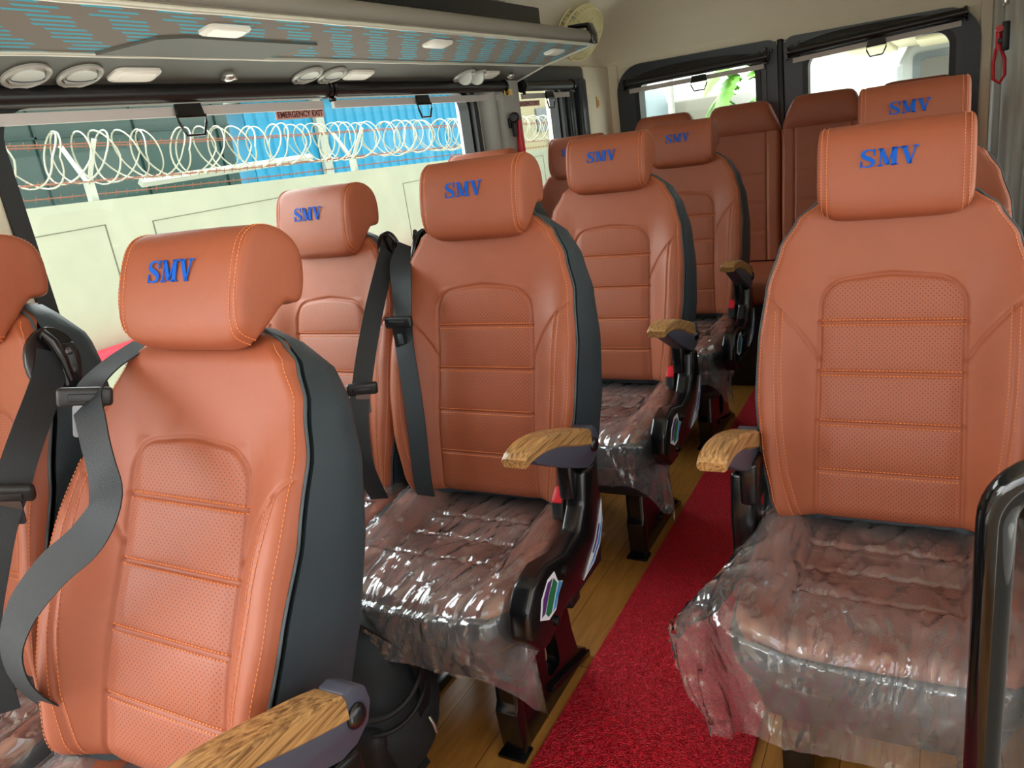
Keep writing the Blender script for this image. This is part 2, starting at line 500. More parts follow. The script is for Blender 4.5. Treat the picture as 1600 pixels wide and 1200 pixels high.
def film_mat():
    """thin clear polythene: mostly see-through, milky haze, long sharp pleats that catch the light"""
    m = bpy.data.materials.new('clear_plastic_film'); m.use_nodes = True
    nt = m.node_tree; N = nt.nodes; L = nt.links; N.clear()
    def mth(op, a, b=None, c=None, cl=False):
        n = N.new('ShaderNodeMath'); n.operation = op; n.use_clamp = cl
        for i, q in enumerate((a, b, c)):
            if q is None: continue
            if isinstance(q, (int, float)): n.inputs[i].default_value = q
            else: L.new(q, n.inputs[i])
        return n.outputs[0]
    o = N.new('ShaderNodeOutputMaterial'); t = N.new('ShaderNodeBsdfTransparent'); g = N.new('ShaderNodeBsdfGlossy')
    d = N.new('ShaderNodeBsdfDiffuse'); d.inputs['Color'].default_value = (0.92, 0.89, 0.92, 1)
    tl = N.new('ShaderNodeBsdfTranslucent'); tl.inputs['Color'].default_value = (0.92, 0.89, 0.92, 1)
    t.inputs['Color'].default_value = (0.97, 0.96, 0.97, 1); g.inputs['Roughness'].default_value = 0.12
    co = N.new('ShaderNodeTexCoord')
    big = N.new('ShaderNodeTexNoise'); big.inputs['Scale'].default_value = 8; big.inputs['Detail'].default_value = 3
    L.new(co.outputs['Object'], big.inputs['Vector'])
    def facets(rot, sc, seed):
        """crumpled facets, long in one direction"""
        nz = N.new('ShaderNodeTexNoise'); nz.inputs['Scale'].default_value = 5; nz.inputs['Detail'].default_value = 1
        L.new(co.outputs['Object'], nz.inputs['Vector'])
        w = N.new('ShaderNodeMix'); w.data_type = 'VECTOR'; w.inputs['Factor'].default_value = 0.10
        L.new(co.outputs['Object'], w.inputs['A']); L.new(nz.outputs['Color'], w.inputs['B'])
        mp = N.new('ShaderNodeMapping'); mp.inputs['Rotation'].default_value = rot; mp.inputs['Scale'].default_value = sc
        mp.inputs['Location'].default_value = (seed, seed, 0)
        L.new(w.outputs['Result'], mp.inputs[0])
        v = N.new('ShaderNodeTexVoronoi'); v.feature = 'F1'; v.inputs['Scale'].default_value = 1.0
        L.new(mp.outputs[0], v.inputs['Vector'])
        return v.outputs['Distance']
    f_a = facets((0.1, 0.1, 0.75), (52, 7, 30), 0.0)
    f_b = facets((0.2, -0.1, -0.35), (26, 9, 18), 3.0)
    msk = mth('MULTIPLY_ADD', big.outputs['Fac'], 4.0, -1.4, cl=True)
    hgt = mth('ADD', mth('MULTIPLY', mth('MULTIPLY', f_a, msk), 0.5), mth('MULTIPLY', f_b, 0.6))
    bp = N.new('ShaderNodeBump'); bp.inputs['Strength'].default_value = 1.0; bp.inputs['Distance'].default_value = 0.018
    L.new(hgt, bp.inputs['Height'])
    L.new(bp.outputs['Normal'], g.inputs['Normal'])
    hz = N.new('ShaderNodeMixShader'); hz.inputs[0].default_value = 0.4
    L.new(d.outputs[0], hz.inputs[1]); L.new(tl.outputs[0], hz.inputs[2])
    f1 = mth('MULTIPLY_ADD', big.outputs['Fac'], 0.42, -0.06, cl=True)
    x1 = N.new('ShaderNodeMixShader'); L.new(f1, x1.inputs[0]); L.new(t.outputs[0], x1.inputs[1]); L.new(hz.outputs[0], x1.inputs[2])
    fr = N.new('ShaderNodeFresnel'); fr.inputs['IOR'].default_value = 1.45; L.new(bp.outputs['Normal'], fr.inputs['Normal'])
    x2 = N.new('ShaderNodeMixShader'); L.new(mth('MULTIPLY_ADD', fr.outputs[0], 2.0, 0.06, cl=True), x2.inputs[0]); L.new(x1.outputs[0], x2.inputs[1]); L.new(g.outputs[0], x2.inputs[2])
    L.new(x2.outputs[0], o.inputs[0])
    return m
M['film'] = film_mat()

def corrugated():
    m = mat('blue_cladding', srgb(66, 176, 222), 0.5)
    nt, N, L, b = nodes_of(m)
    return m
M['blue_clad'] = mat('blue_cladding', srgb(38, 146, 186), 0.5)

# ================================================================== STRUCTURE
XL, XR, YR = -1.62, 0.24, 4.24          # van interior: left glass plane, right wall, rear doors

def floor_and_roof():
    mb = MB(); mb.box((XL - 0.06, -0.62, -0.05), (XR + 0.06, YR + 0.05, 0.0))
    struct('floor', mb.build('floor', M['floor'], 0), 'wood plank pattern floor of the minibus')
    # headliner: flat roof falling in a rounded cove to the side and rear walls
    R = 0.30; z0 = 1.535; H = 0.285
    def h(d):
        t = max(0.0, min(1.0, d / R)); return math.sqrt(max(0.0, 1 - (1 - t) ** 2))
    def f(u, v):
        # denser samples near the edges
        def warp(t): return 0.5 - 0.5 * math.cos(PI * t)
        x = XL - 0.01 + (XR - XL + 0.02) * warp(u); y = -0.5 + (YR + 0.5) * (1 - (1 - v) ** 2.2)
        return (x, y, z0 + H * h(x - XL + 0.01) * h(XR + 0.01 - x) * h(YR - y))
    mb = MB(); mb.grid(f, 60, 90)
    # outer roof skin
    mb.box((XL - 0.08, -0.5, 1.86), (XR + 0.08, YR + 0.06, 1.90))
    struct('ceiling', mb.build('ceiling', M['beige'], 60), 'beige moulded headliner curving down to the rear doors')
floor_and_roof()

def ring_panel(mb, outer, inner, axis, a, b):
    """plate with a hole: outer and inner outlines of equal length, between planes a and b"""
    def P(p, t): return (t, p[0], p[1]) if axis == 'x' else (p[0], t, p[1])
    mb.rings([[P(p, a) for p in outer], [P(p, a) for p in inner], [P(p, b) for p in inner], [P(p, b) for p in outer]], closed=True)

def left_wall():
    mb = MB()
    xo, xi = XL - 0.07, XL + 0.02
    mb.box((xo, 0.2, 0.0), (xi, YR, 0.80))                # below the windows
    mb.box((xo, 0.2, 1.47), (xi - 0.01, YR, 1.86))        # header
    mb.box((xo, 0.2, 0.78), (xi, 0.90, 1.48), 0.01)       # front pillar
    mb.box((xo, 3.88, 0.78), (xi + 0.02, YR, 1.56), 0.015)   # rear pillar
    mb.box((xo, 3.62, 0.78), (xi - 0.03, 3.9, 1.48))
    wl_ = struct('wall_left', mb.build('wall_left', M['beige']), 'beige left side wall of the minibus')
    mb = MB()                                             # pillar between the two windows
    mb.box((xo, 2.77, 0.78), (xi - 0.01, 3.13, 1.48), 0.01)
    mb.box((xo, 2.93, 0.70), (xi + 0.035, 3.12, 1.56), 0.03, 4)
    mb.tube([(xi - 0.005, 2.87, z) for z in (0.72, 1.0, 1.3, 1.47)], 0.045, 14)
    struct('trim_1', mb.build('trim_1', M['grey_trim']), 'pale grey pillar trim between the left side windows')
    mb = MB()
    mb.box((xi - 0.015, 0.2, 0.72), (xi + 0.006, 4.0, 0.80), 0.008, 3)
    struct('trim_2', mb.build('trim_2', M['grey_trim']), 'grey sill trim below the left side windows')
    # window rubbers and panes
    def window(n, y0, y1, z0, z1, rad, label):
        w = struct('window_%d' % n, None, '') if False else None
        mb = MB()
        ring_panel(mb, rrect(y0 - 0.035, z0 - 0.03, y1 + 0.03, z1 + 0.02, rad + 0.03), rrect(y0, z0, y1, z1, rad), 'x', XL - 0.025, XL + 0.028)
        ring_panel(mb, rrect(y0 - 0.01, z0 - 0.01, y1 + 0.008, z1 + 0.01, rad + 0.01), rrect(y0 + 0.012, z0 + 0.012, y1 - 0.012, z1 - 0.012, rad), 'x', XL - 0.035, XL + 0.008)
        o = struct('window_%d' % n, mb.build('window_frame', M['rubber']), label)
        p = MB(); p.grid(lambda u, v: (XL - 0.03, y0 - 0.01 + u * (y1 - y0 + 0.02), z0 - 0.01 + v * (z1 - z0 + 0.02)), 1, 1)
        put('pane', p.build('pane', M['glass'], 0, uv=1), o)
        return o
    window(1, 0.93, 2.755, 0.80, 1.47, 0.07, 'long left side window with rounded corners and black rubber seal')
    window(2, 3.13, 3.60, 0.80, 1.47, 0.05, 'small rear left side window with black rubber seal')
    mb = MB()                                             # black channel trim behind the small window
    for k, (ya, yb, d) in enumerate(((3.62, 3.66, 0.02), (3.67, 3.71, 0.035), (3.725, 3.77, 0.025), (3.79, 3.875, 0.05))):
        mb.box((XL - 0.02, ya, 0.78), (XL + d, yb, 1.50), 0.012, 3)
    mb.box((XL - 0.02, 3.12, 1.455), (XL + 0.04, 3.875, 1.56), 0.02, 3)
    struct('trim_3', mb.build('trim_3', M['door_paint']), 'black ribbed frame behind the small left rear window')
left_wall()

def right_wall():
    mb = MB()
    a, b = XR - 0.02, XR + 0.07
    mb.box((a, 0.0, 0.0), (b, YR, 0.72))
    mb.box((a + 0.01, -0.6, 1.62), (b, YR, 1.86)); mb.box((a + 0.01, 1.05, 1.50), (b, YR, 1.63))
    mb.box((a, 1.05, 0.70), (b, 1.13, 1.52))
    mb.box((a, 2.75, 0.70), (b, YR, 1.56), 0.015)
    # vertical door-pillar mouldings
    mb.box((a - 0.025, 3.02, 0.0), (a + 0.01, 3.10, 1.6), 0.012, 3)
    mb.box((a - 0.018, 2.80, 0.0), (a + 0.01, 2.96, 1.6), 0.012, 3)
    mb.box((a - 0.03, 3.95, 0.6), (a + 0.02, YR, 1.56), 0.028, 4)
    struct('wall_right', mb.build('wall_right', M['grey_trim']), 'pale grey right wall and door pillar of the minibus')
    mb = MB()
    ring_panel(mb, rrect(1.10, 0.70, 2.76, 1.52, 0.08), rrect(1.15, 0.74, 2.72, 1.48, 0.06), 'x', XR - 0.01, XR + 0.03)
    o = struct('window_3', mb.build('window_frame', M['rubber']), 'right side window of the minibus')
    p = MB(); p.grid(lambda u, v: (XR + 0.01, 1.13 + u * 1.61, 0.73 + v * 0.77), 1, 1)
    put('pane', p.build('pane', M['glass'], 0, uv=1), o)
right_wall()

def front_light_wall():  # unseen wall added at the front to hold back daylight on the seats
    mb = MB()
    mb.box((XL, -0.62, 0.0), (XR, -0.56, 0.92)); mb.box((XL, -0.62, 1.74), (XR, -0.56, 1.86))
    mb.box((XL, -0.62, 0.90), (XL + 0.05, -0.56, 1.76)); mb.box((XR - 0.05, -0.62, 0.90), (XR, -0.56, 1.76))
    struct('wall_front', mb.build('wall_front', M['beige']), 'added unseen front wall with an open middle, limiting daylight')
front_light_wall()

def rear():
    # wall around the doors
    mb = MB()
    mb.box((XL - 0.05, YR - 0.02, 0.0), (-1.53, YR + 0.08, 1.56), 0.01)
    mb.box((0.145, YR - 0.02, 0.0), (XR + 0.05, YR + 0.08, 1.56), 0.01)
    mb.box((XL - 0.05, YR - 0.005, 1.535), (XR + 0.05, YR + 0.08, 1.9))
    mb.box((-1.56, YR + 0.0, 1.36), (-1.43, YR + 0.07, 1.56)); mb.box((0.045, YR + 0.0, 1.36), (0.17, YR + 0.07, 1.56))
    struct('wall_rear', mb.build('wall_rear', M['beige']), 'beige trim around the rear doors')
    for n, x0, x1, g0, g1, r4, lab in ((1, -1.535, -0.70, -1.41, -0.80, 'left', 'left rear door, dark grey with a blind over its window'),
                                 (2, -0.675, 0.15, -0.565, 0.035, 'right', 'right rear door, dark grey with a wide window')):
        mb = MB()
        outer = rrect(x0, 0.05, x1, 1.545, (0.02, 0.02, 0.05, 0.14) if n == 1 else (0.02, 0.02, 0.14, 0.05), 8)
        inner = rrect(g0, 0.85, g1, 1.455, 0.06, 8)
        ring_panel(mb, outer, inner, 'y', YR - 0.03, YR + 0.06)
        # raised inner frame and shallow rib lines
        ring_panel(mb, rrect(g0 - 0.045, 0.80, g1 + 0.045, 1.50, 0.09, 8), rrect(g0 - 0.02, 0.83, g1 + 0.02, 1.47, 0.07, 8), 'y', YR - 0.045, YR - 0.02)
        o = struct('door_%d' % n, mb.build('door_panel', M['door_paint']), lab)
        mb = MB()
        ring_panel(mb, rrect(g0 - 0.02, 0.83, g1 + 0.02, 1.47, 0.07, 8), rrect(g0 + 0.005, 0.855, g1 - 0.005, 1.45, 0.06, 8), 'y', YR - 0.055, YR + 0.03)
        put('window_seal', mb.build('window_seal', M['rubber']), o)
        p = MB(); p.grid(lambda u, v: (g0 - 0.01 + u * (g1 - g0 + 0.02), YR + 0.01, 0.84 + v * 0.63), 1, 1)
        put('pane', p.build('pane', M['glass'], 0, uv=1), o)
        # hinge plate with bright bolts near the centre top
        hx = x1 - 0.06 if n == 1 else x0 + 0.07
        mb = MB()
        for dx, dz, r in ((0, 0, 0.019), (0.0, -0.032, 0.011), (0.032, 0.018, 0.009), (-0.026, 0.02, 0.008), (0.004, 0.03, 0.009)):
            mb.lathe([(r, 0), (r, 0.008), (r * 0.7, 0.014), (0.0001, 0.016)], (hx + dx, YR - 0.045, 1.475 + dz), (0, -1, 0), 14)
        put('door_bolt', mb.build('door_bolt', M['steel']), o)
    mb = MB(); mb.box((-0.702, YR - 0.045, 0.05), (-0.673, YR + 0.05, 1.54), 0.008, 3)
    struct('trim_4', mb.build('trim_4', M['rubber']), 'black rubber seal between the rear doors')
rear()

# ================================================================== SEATS
REC = math.radians(12.0)
HW = [(0.0, 0.200), (0.05, 0.214), (0.15, 0.232), (0.25, 0.241), (0.36, 0.240), (0.47, 0.228), (0.55, 0.205),
      (0.605, 0.174), (0.635, 0.140), (0.652, 0.108), (0.662, 0.075)]
WTOP = 0.662
def hw(w): return lerp_tab(HW, w)
VE = [(0.0, 0.082), (0.1, 0.092), (0.25, 0.086), (0.38, 0.064), (0.5, 0.042), (0.662, 0.014)]   # where tan meets slate at the edge
def vedge(w): return lerp_tab(VE, w)
PW = 0.127                                   # half width of the perforated panel
PT = 0.490
SEAMS = [0.1005, 0.200, 0.2995, 0.399]
def panel_outline():
    pts = [(-0.130, 0.0), (-0.129, 0.1), (-PW, 0.25), (-0.125, PT - 0.06)]
    for k in range(1, 9):
        a = PI - 0.5 * PI * k / 8
        pts.append((-0.125 + 0.055 + 0.055 * math.cos(a), PT - 0.06 + 0.055 * math.sin(a)))
    pts.append((0, PT + 0.002))
    return pts + [(-x, w) for x, w in pts[::-1][1:]]
PANEL = panel_outline()
DIAG = [(0.232, 0.455), (0.212, 0.440), (0.186, 0.412), (0.160, 0.380), (0.140, 0.348), (0.128, 0.325)]
BOL = [(0.200, 0.425), (0.199, 0.36), (0.198, 0.28), (0.194, 0.19), (0.185, 0.10), (0.172, 0.04), (0.162, 0.0)]
def front_v(x, w):
    """how far the tan face stands forward at (x, w)"""
    h = hw(w); e = min(1.0, abs(x) / h); ax = abs(x)
    v = 0.046 + 0.014 * math.exp(-((w - 0.16) / 0.13) ** 2)
    low = smooth01((0.58 - w) / 0.28)
    v += 0.056 * low * smooth01((ax - 0.118) / 0.095)          # side bolsters
    inside = ax < PW and w < PT
    if inside:                                                 # puffed channels
        ss = [-0.02] + SEAMS + [PT]
        for a, b in zip(ss, ss[1:]):
            if a <= w < b:
                v += 0.0045 * math.sqrt(max(0, 1 - (2 * (w - a) / (b - a) - 1) ** 2)) * smooth01((PW - ax) / 0.03)
    # seam grooves
    for s in SEAMS:
        if ax < PW + 0.004: v -= 0.0035 * math.exp(-((w - s) / 0.0034) ** 2)
    if ax < 0.15 and (ax > 0.06 or w > PT - 0.02): v -= 0.0048 * math.exp(-(segdist(x, w, PANEL) / 0.0032) ** 2)
    if w < 0.47 and ax > 0.12:
        v -= 0.0045 * math.exp(-(segdist(ax, w, DIAG) / 0.0032) ** 2)
        v -= 0.0035 * math.exp(-(segdist(ax, w, BOL) / 0.0030) ** 2)
    # roll off to the side seam and at top and bottom
    ve = vedge(w); d = (h - ax)
    rr = 0.022
    if d < rr:
        t = 1 - d / rr; v = ve + (v - ve) * math.sqrt(max(0, 1 - t * t))
    if w < 0.03: v -= 0.02 * (1 - math.sqrt(max(0, 1 - (1 - w / 0.03) ** 2)))
    if w > 0.60: v -= 0.045 * ((w - 0.60) / 0.062) ** 2
    return v

def backrest_mesh():
    NU, NV = 176, 230
    me_v = []; uv = []; pf = []
    for j in range(NV + 1):
        w = WTOP * j / NV; h = hw(w)
        for i in range(NU + 1):
            s = -1 + 2 * i / NU
            s = math.copysign(abs(s) ** 0.92, s)
            x = s * h
            me_v.append((x, -front_v(x, w), w)); uv.append((x, w))
            ins = smooth01((PW - 0.004 - abs(x)) / 0.004)
            # rounded upper corners of the panel
            if w > PT - 0.06:
                cx = max(0, abs(x) - 0.070); cw = w - (PT - 0.06)
                ins *= smooth01((0.052 - math.hypot(cx, cw)) / 0.004)
            for q in SEAMS: ins *= 1 - math.exp(-((w - q) / 0.006) ** 4)
            pf.append(ins)
    mb = MB(); n = NU + 1
    mb.v = me_v
    for j in range(NV):
        for i in range(NU):
            a = j * n + i; mb.f.append((a, a + 1, a + n + 1, a + n)); mb.m.append(0)
    me = mb.build('backrest', M['leather_perf'], 0, uv=1)
    me.polygons.foreach_set('use_smooth', [True] * len(me.polygons))
    ul = me.uv_layers.new(name='UVMap')
    for lp in me.loops: ul.data[lp.index].uv = uv[lp.vertex_index]
    at = me.attributes.new('perf', 'FLOAT', 'POINT')
    at.data.foreach_set('value', pf)
    return me

def shell_mesh():
    """slate sides and back of the backrest"""
    rings = []
    NW = 40
    for j in range(NW + 1):
        w = -0.015 + (WTOP + 0.012) * j / NW
        wc = max(0, min(WTOP, w)); h = hw(wc) + 0.0015; ve = vedge(wc)
        vb = -0.082 + 0.010 * smooth01((w - 0.35) / 0.3)
        top = smooth01((w - 0.59) / 0.07)
        vb = vb + top * 0.03
        half = [(0.0, 0.0), (h * 0.6, 0.0), (h - 0.006, ve - 0.012), (h + 0.002, ve - 0.010), (h + 0.005, (ve + vb) / 2), (h + 0.003, vb + 0.022),
                (h - 0.004, vb + 0.008), (h - 0.018, vb), (h * 0.55, vb - 0.004), (0.0, vb - 0.006)]
        r = [(x, -v, w) for x, v in half] + [(-x, -v, w) for x, v in half[::-1][1:-1]]
        rings.append(r)
    mb = MB(); mb.rings(rings)
    return mb.build('backrest_shell', M['slate'], 50)

def stitch(mb, pts3, step=0.0075, ln=0.005, r=0.0008, lift=(0, -0.0006, 0)):
    """a row of small thread dashes along a 3-D path"""
    pts3 = [Vector(p) for p in pts3]; acc = 0.0
    lift = Vector(lift)
    for a, b in zip(pts3, pts3[1:]):
        L_ = (b - a).length
        if L_ < 1e-7: continue
        t = (b - a) / L_
        while acc < L_:
            p = a + t * acc + lift; q = p + t * ln
            s1 = t.cross(Vector((0, 1, 0.01))).normalized() * r; s2 = t.cross(s1).normalized() * r
            vs = [p + s1, p + s2, p - s1, p - s2, q + s1, q + s2, q - s1, q - s2]
            mb.add(vs, [(0, 1, 5, 4), (1, 2, 6, 5), (2, 3, 7, 6), (3, 0, 4, 7), (0, 3, 2, 1), (4, 5, 6, 7)])
            acc += step
        acc -= L_

def back_stitch_mesh():
    mb = MB()
    def path(pl, off=0.0, sgn=1, n=6):
        P = [(x * sgn, w) for x, w in pl]; out = []
        for (ax, aw), (bx, bw) in zip(P, P[1:]):
            for k in range(n):
                t = k / n; out.append((ax + (bx - ax) * t, aw + (bw - aw) * t))
        out.append(P[-1])
        return [(x, -front_v(x, w) - 0.0004, w) for x, w in out]
    for s in SEAMS:
        for dz in (-0.005, 0.005):
            stitch(mb, path([(-PW + 0.004, s + dz), (PW - 0.004, s + dz)], n=40), 0.0065, 0.0042, 0.00105)
    for sg in (1, -1):
        for dx in (-0.0065, 0.0065):
            stitch(mb, path([(x + dx, w) for x, w in BOL], sgn=sg), 0.007, 0.0045, 0.0007)
        # along the outer seam
        pts = []
        for j in range(110):
            w = 0.01 + (0.63 - 0.01) * j / 109
            h = hw(w) - 0.0085
            pts.append((sg * h, -front_v(h, w) - 0.0004, w))
        stitch(mb, pts, 0.0065, 0.0042, 0.0008, (sg * 0.0005, -0.0006, 0))
    return mb.build('stitching', M['thread'], 0)

def piping_mesh():
    q = [(hw(w) + 0.001, -vedge(w) + 0.001, w) for w in [(WTOP - 0.004) * j / 59 for j in range(60)]]
    q = q + [(-x, y, w) for x, y, w in q[::-1]]
    return MB().tube(q, 0.0026, 6).build('piping', M['thread_grey'], 60)

# headrest: profile in (v, w) about its own centre
HP = [(-0.006, -0.105), (0.022, -0.098), (0.036, -0.080), (0.043, -0.045), (0.045, 0.0), (0.042, 0.040), (0.034, 0.066), (0.016, 0.084), (-0.010, 0.092),
      (-0.045, 0.090), (-0.074, 0.076), (-0.090, 0.050), (-0.096, 0.015), (-0.094, -0.012), (-0.084, -0.022), (-0.062, -0.026), (-0.045, -0.045), (-0.026, -0.078)]
def headrest_mesh():
    prof = catmull([Vector((v, w, 0)) for v, w in HP + [HP[0]]], 4)[:-1]
    c = Vector((-0.02, 0.0, 0))
    rings = []
    xs = []
    for sx in (-1, 1):
        seq = [(0.1425, 0.30), (0.1422, 0.60), (0.1415, 0.80), (0.1400, 0.90), (0.1370, 0.965), (0.1325, 0.995), (0.1275, 0.982), (0.1255, 0.982), (0.1225, 1.0), (0.110, 1.004), (0.085, 1.008), (0.05, 1.012), (0.02, 1.014)]
        if sx > 0: seq = seq[::-1]
        xs += [(sx * a, b) for a, b in seq]
    for x, k in xs:
        r = []
        for p in prof:
            q = c + (p - c) * k
            nz = 0.0012 * noise.noise(Vector((x * 18, q.x * 18, q.y * 18)))
            # soft lower corners
            dz = 0.0
            if p.y < 0: dz = 0.016 * max(0, (abs(x) - 0.095) / 0.04) ** 2 * (-p.y / 0.1)
            r.append((x, -(q.x + nz), q.y + dz))
        rings.append(r)
    mb = MB(); mb.rings(rings)
    # neck posts into the backrest
    HS = Matrix.Diagonal((0.925, 0.88, 0.90, 1))
    me = mb.build('headrest', M['leather'], 60); me.transform(HS)
    st = MB()
    for sx in (-1, 1):
        for off in (0.1215, 0.1318):
            pts = []
            kk = 1.003 if off < 0.125 else 1.0
            for p in prof[0:46]:
                q = c + (p - c) * kk
                dz = 0.0
                if p.y < 0: dz = 0.016 * max(0, (off - 0.095) / 0.04) ** 2 * (-p.y / 0.1)
                pts.append((sx * off, -q.x, q.y + dz))
            stitch(st, pts, 0.0065, 0.0042, 0.0008, (0, -0.0002, 0))
    sm = st.build('stitching', M['thread'], 0); sm.transform(HS)
    return me, sm

# embroidered serif letters S M V drawn as 2-D polygons
def smv_mesh():
    mb = MB(); yy = -0.0006
    def quad(*p): mb.prism(list(p), 'y', -0.0012, 0.0)
    def letterS(ox):
        # variable-width stroke
        ctr = [(0.0260, 0.0265), (0.0235, 0.0305), (0.0150, 0.0330), (0.0065, 0.0295), (0.0050, 0.0235), (0.0110, 0.0185), (0.0185, 0.0145), (0.0235, 0.0095), (0.0215, 0.0035), (0.0130, 0.0010), (0.0050, 0.0030), (0.0022, 0.0080)]
        wd = [0.0016, 0.0022, 0.0028, 0.0052, 0.0072, 0.0080, 0.0082, 0.0072, 0.0052, 0.0028, 0.0022, 0.0016]
        P = catmull([Vector((x, z, 0)) for x, z in ctr], 5); Wd = [t.x for t in catmull([Vector((w, 0, 0)) for w in wd], 5)]
        a = []; b = []
        for i, p in enumerate(P):
            t = (P[min(i + 1, len(P) - 1)] - P[max(i - 1, 0)]).normalized(); n = Vector((-t.y, t.x, 0))
            a.append(p + n * Wd[i] / 2); b.append(p - n * Wd[i] / 2)
        vs = [(ox + q.x, -0.0012, q.y) for q in a] + [(ox + q.x, -0.0012, q.y) for q in b]
        n = len(a); fs = [(i, i + 1, n + i + 1, n + i) for i in range(n - 1)]
        mb.add(vs, fs)
        for (x, z, s) in ((0.0235, 0.0285, 1), (0.0012, 0.0062, -1)):
            if s > 0: quad((ox + x, 0.0215), (ox + x + 0.0032, 0.0215), (ox + x + 0.0036, 0.0345), (ox + x + 0.0008, 0.0345))
            else: quad((ox + x - 0.0008, 0.0), (ox + x + 0.0020, 0.0), (ox + x + 0.0026, 0.0130), (ox + x - 0.0004, 0.0130))
    H = 0.034
    def bar(ox, x0, z0, x1, z1, w):
        quad((ox + x0 - w / 2, z0), (ox + x0 + w / 2, z0), (ox + x1 + w / 2, z1), (ox + x1 - w / 2, z1))
    def serif(ox, x, z, w):
        quad((ox + x - w / 2, z), (ox + x + w / 2, z), (ox + x + w / 2, z + 0.0028), (ox + x - w / 2, z + 0.0028))
    letterS(0.0)
    o = 0.0315
    bar(o, 0.004, 0, 0.0055, H, 0.0026); bar(o, 0.0065, H, 0.0175, 0.002, 0.0078); bar(o, 0.0175, 0.002, 0.0285, H, 0.0026); bar(o, 0.029, 0, 0.030, H, 0.0080)
    serif(o, 0.0045, 0, 0.010); serif(o, 0.0295, 0, 0.0135); serif(o, 0.0055, H - 0.0028, 0.010); serif(o, 0.0305, H - 0.0028, 0.0115)
    o = 0.0715
    bar(o, 0.0060, H, 0.0165, 0.0, 0.0080); bar(o, 0.0165, 0.0, 0.0265, H, 0.0028)
    serif(o, 0.0060, H - 0.0028, 0.0145); serif(o, 0.0265, H - 0.0028, 0.0105)
    sc = 0.098 / 0.105
    mb.v = [((x - 0.052) * sc, y, (z - 0.017) * sc) for x, y, z in mb.v]
    return mb.build('embroidery', M['blue'], 0)

# cushion
CW = 0.232; CF = -0.43; CB = 0.03          # half width, front and back
def cush_z(x, y):
    ax = abs(x)
    z = 0.436 + 0.010 * smooth01((y + 0.43) / 0.12) - 0.010 * math.exp(-((y + 0.15) / 0.12) ** 2)
    back = smooth01((y + 0.36) / 0.26)
    z += (0.012 + 0.034 * back) * smooth01((ax - 0.115) / 0.075)
    if ax < 0.135:
        z -= 0.006 * math.exp(-((ax - 0.130) / 0.005) ** 2)
        for s in (-0.10, -0.19, -0.28): z -= 0.006 * math.exp(-((y - s) / 0.005) ** 2)
    else: z -= 0.006 * math.exp(-((ax - 0.130) / 0.005) ** 2)
    if y > -0.38: z -= 0.004 * math.exp(-((ax - 0.192 - 0.01 * math.sin(6 * y)) / 0.004) ** 2)
    fx = 0.048
    d = y - front_y(x)
    if d < fx: z -= 0.022 * (1 - math.sqrt(max(0, 1 - (1 - d / fx) ** 2)))
    d = CW - ax
    if d < 0.03: z -= 0.022 * (1 - math.sqrt(max(0, 1 - (1 - d / 0.03) ** 2)))
    return z
def front_y(x):
    t = abs(x) / CW
    return CF + 0.012 * t * t + 0.075 * max(0, (t - 0.78) / 0.22) ** 2.2
def cushion_meshes():
    NU, NV = 90, 90
    mb = MB(); uv = []; pf = []
    for j in range(NV + 1):
        for i in range(NU + 1):
            x = CW * math.sin(PI / 2 * (-1 + 2 * i / NU)) * 0.5 + CW * (-1 + 2 * i / NU) * 0.5
            f = front_y(x); y = f + (CB - f) * (j / NV)
            mb.v.append((x, y, cush_z(x, y))); uv.append((x, y)); pf.append(smooth01((0.122 - abs(x)) / 0.004) * smooth01((y + 0.40) / 0.01))
    for j in range(NV):
        for i in range(NU):
            a = j * (NU + 1) + i; mb.f.append((a, a + 1, a + NU + 2, a + NU + 1)); mb.m.append(0)
    me = mb.build('cushion', M['leather_perf'], 0, uv=1)
    me.polygons.foreach_set('use_smooth', [True] * len(me.polygons))
    ul = me.uv_layers.new(name='UVMap')
    for lp in me.loops: ul.data[lp.index].uv = uv[lp.vertex_index]
    at = me.attributes.new('perf', 'FLOAT', 'POINT'); at.data.foreach_set('value', pf)
    # outline of the cushion
    out = []
    for i in range(41):
        x = CW * math.sin(PI / 2 * (-1 + 2 * i / 40)); out.append((x, front_y(x)))
    out += [(CW, y) for y in (-0.3, -0.2, -0.1, 0.0, CB)] + [(-CW, y) for y in (CB, 0.0, -0.1, -0.2, -0.3)]
    rings = []
    for dz, k in ((0.002, -0.002), (-0.012, 0.006), (-0.035, 0.010), (-0.062, 0.007), (-0.078, -0.002), (-0.083, -0.012)):
        rings.append([(x * (1 + k / CW), y + (y + 0.2) * k / 0.23, cush_z(max(-CW + .0005, min(CW - .0005, x)), y + 0.0005) + dz if dz > -0.02 else
                       0.425 + dz + 0.3 * (cush_z(x * 0.999, y + 0.0005) - 0.42)) for x, y in out])
    sb = MB(); sb.rings(rings, cap0=False)
    side = sb.build('cushion_border', M['slate'], 60)
    pb = MB()
    rings = []
    for z, k in ((0.352, -0.012), (0.342, -0.010), (0.262, -0.030), (0.250, -0.05)):
        rings.append([(x * (1 + k / CW), y + (y + 0.2) * k / 0.23, z) for x, y in out])
    pb.rings(rings)
    return me, side, pb.build('cushion_base', M['slate_dark'], 50)

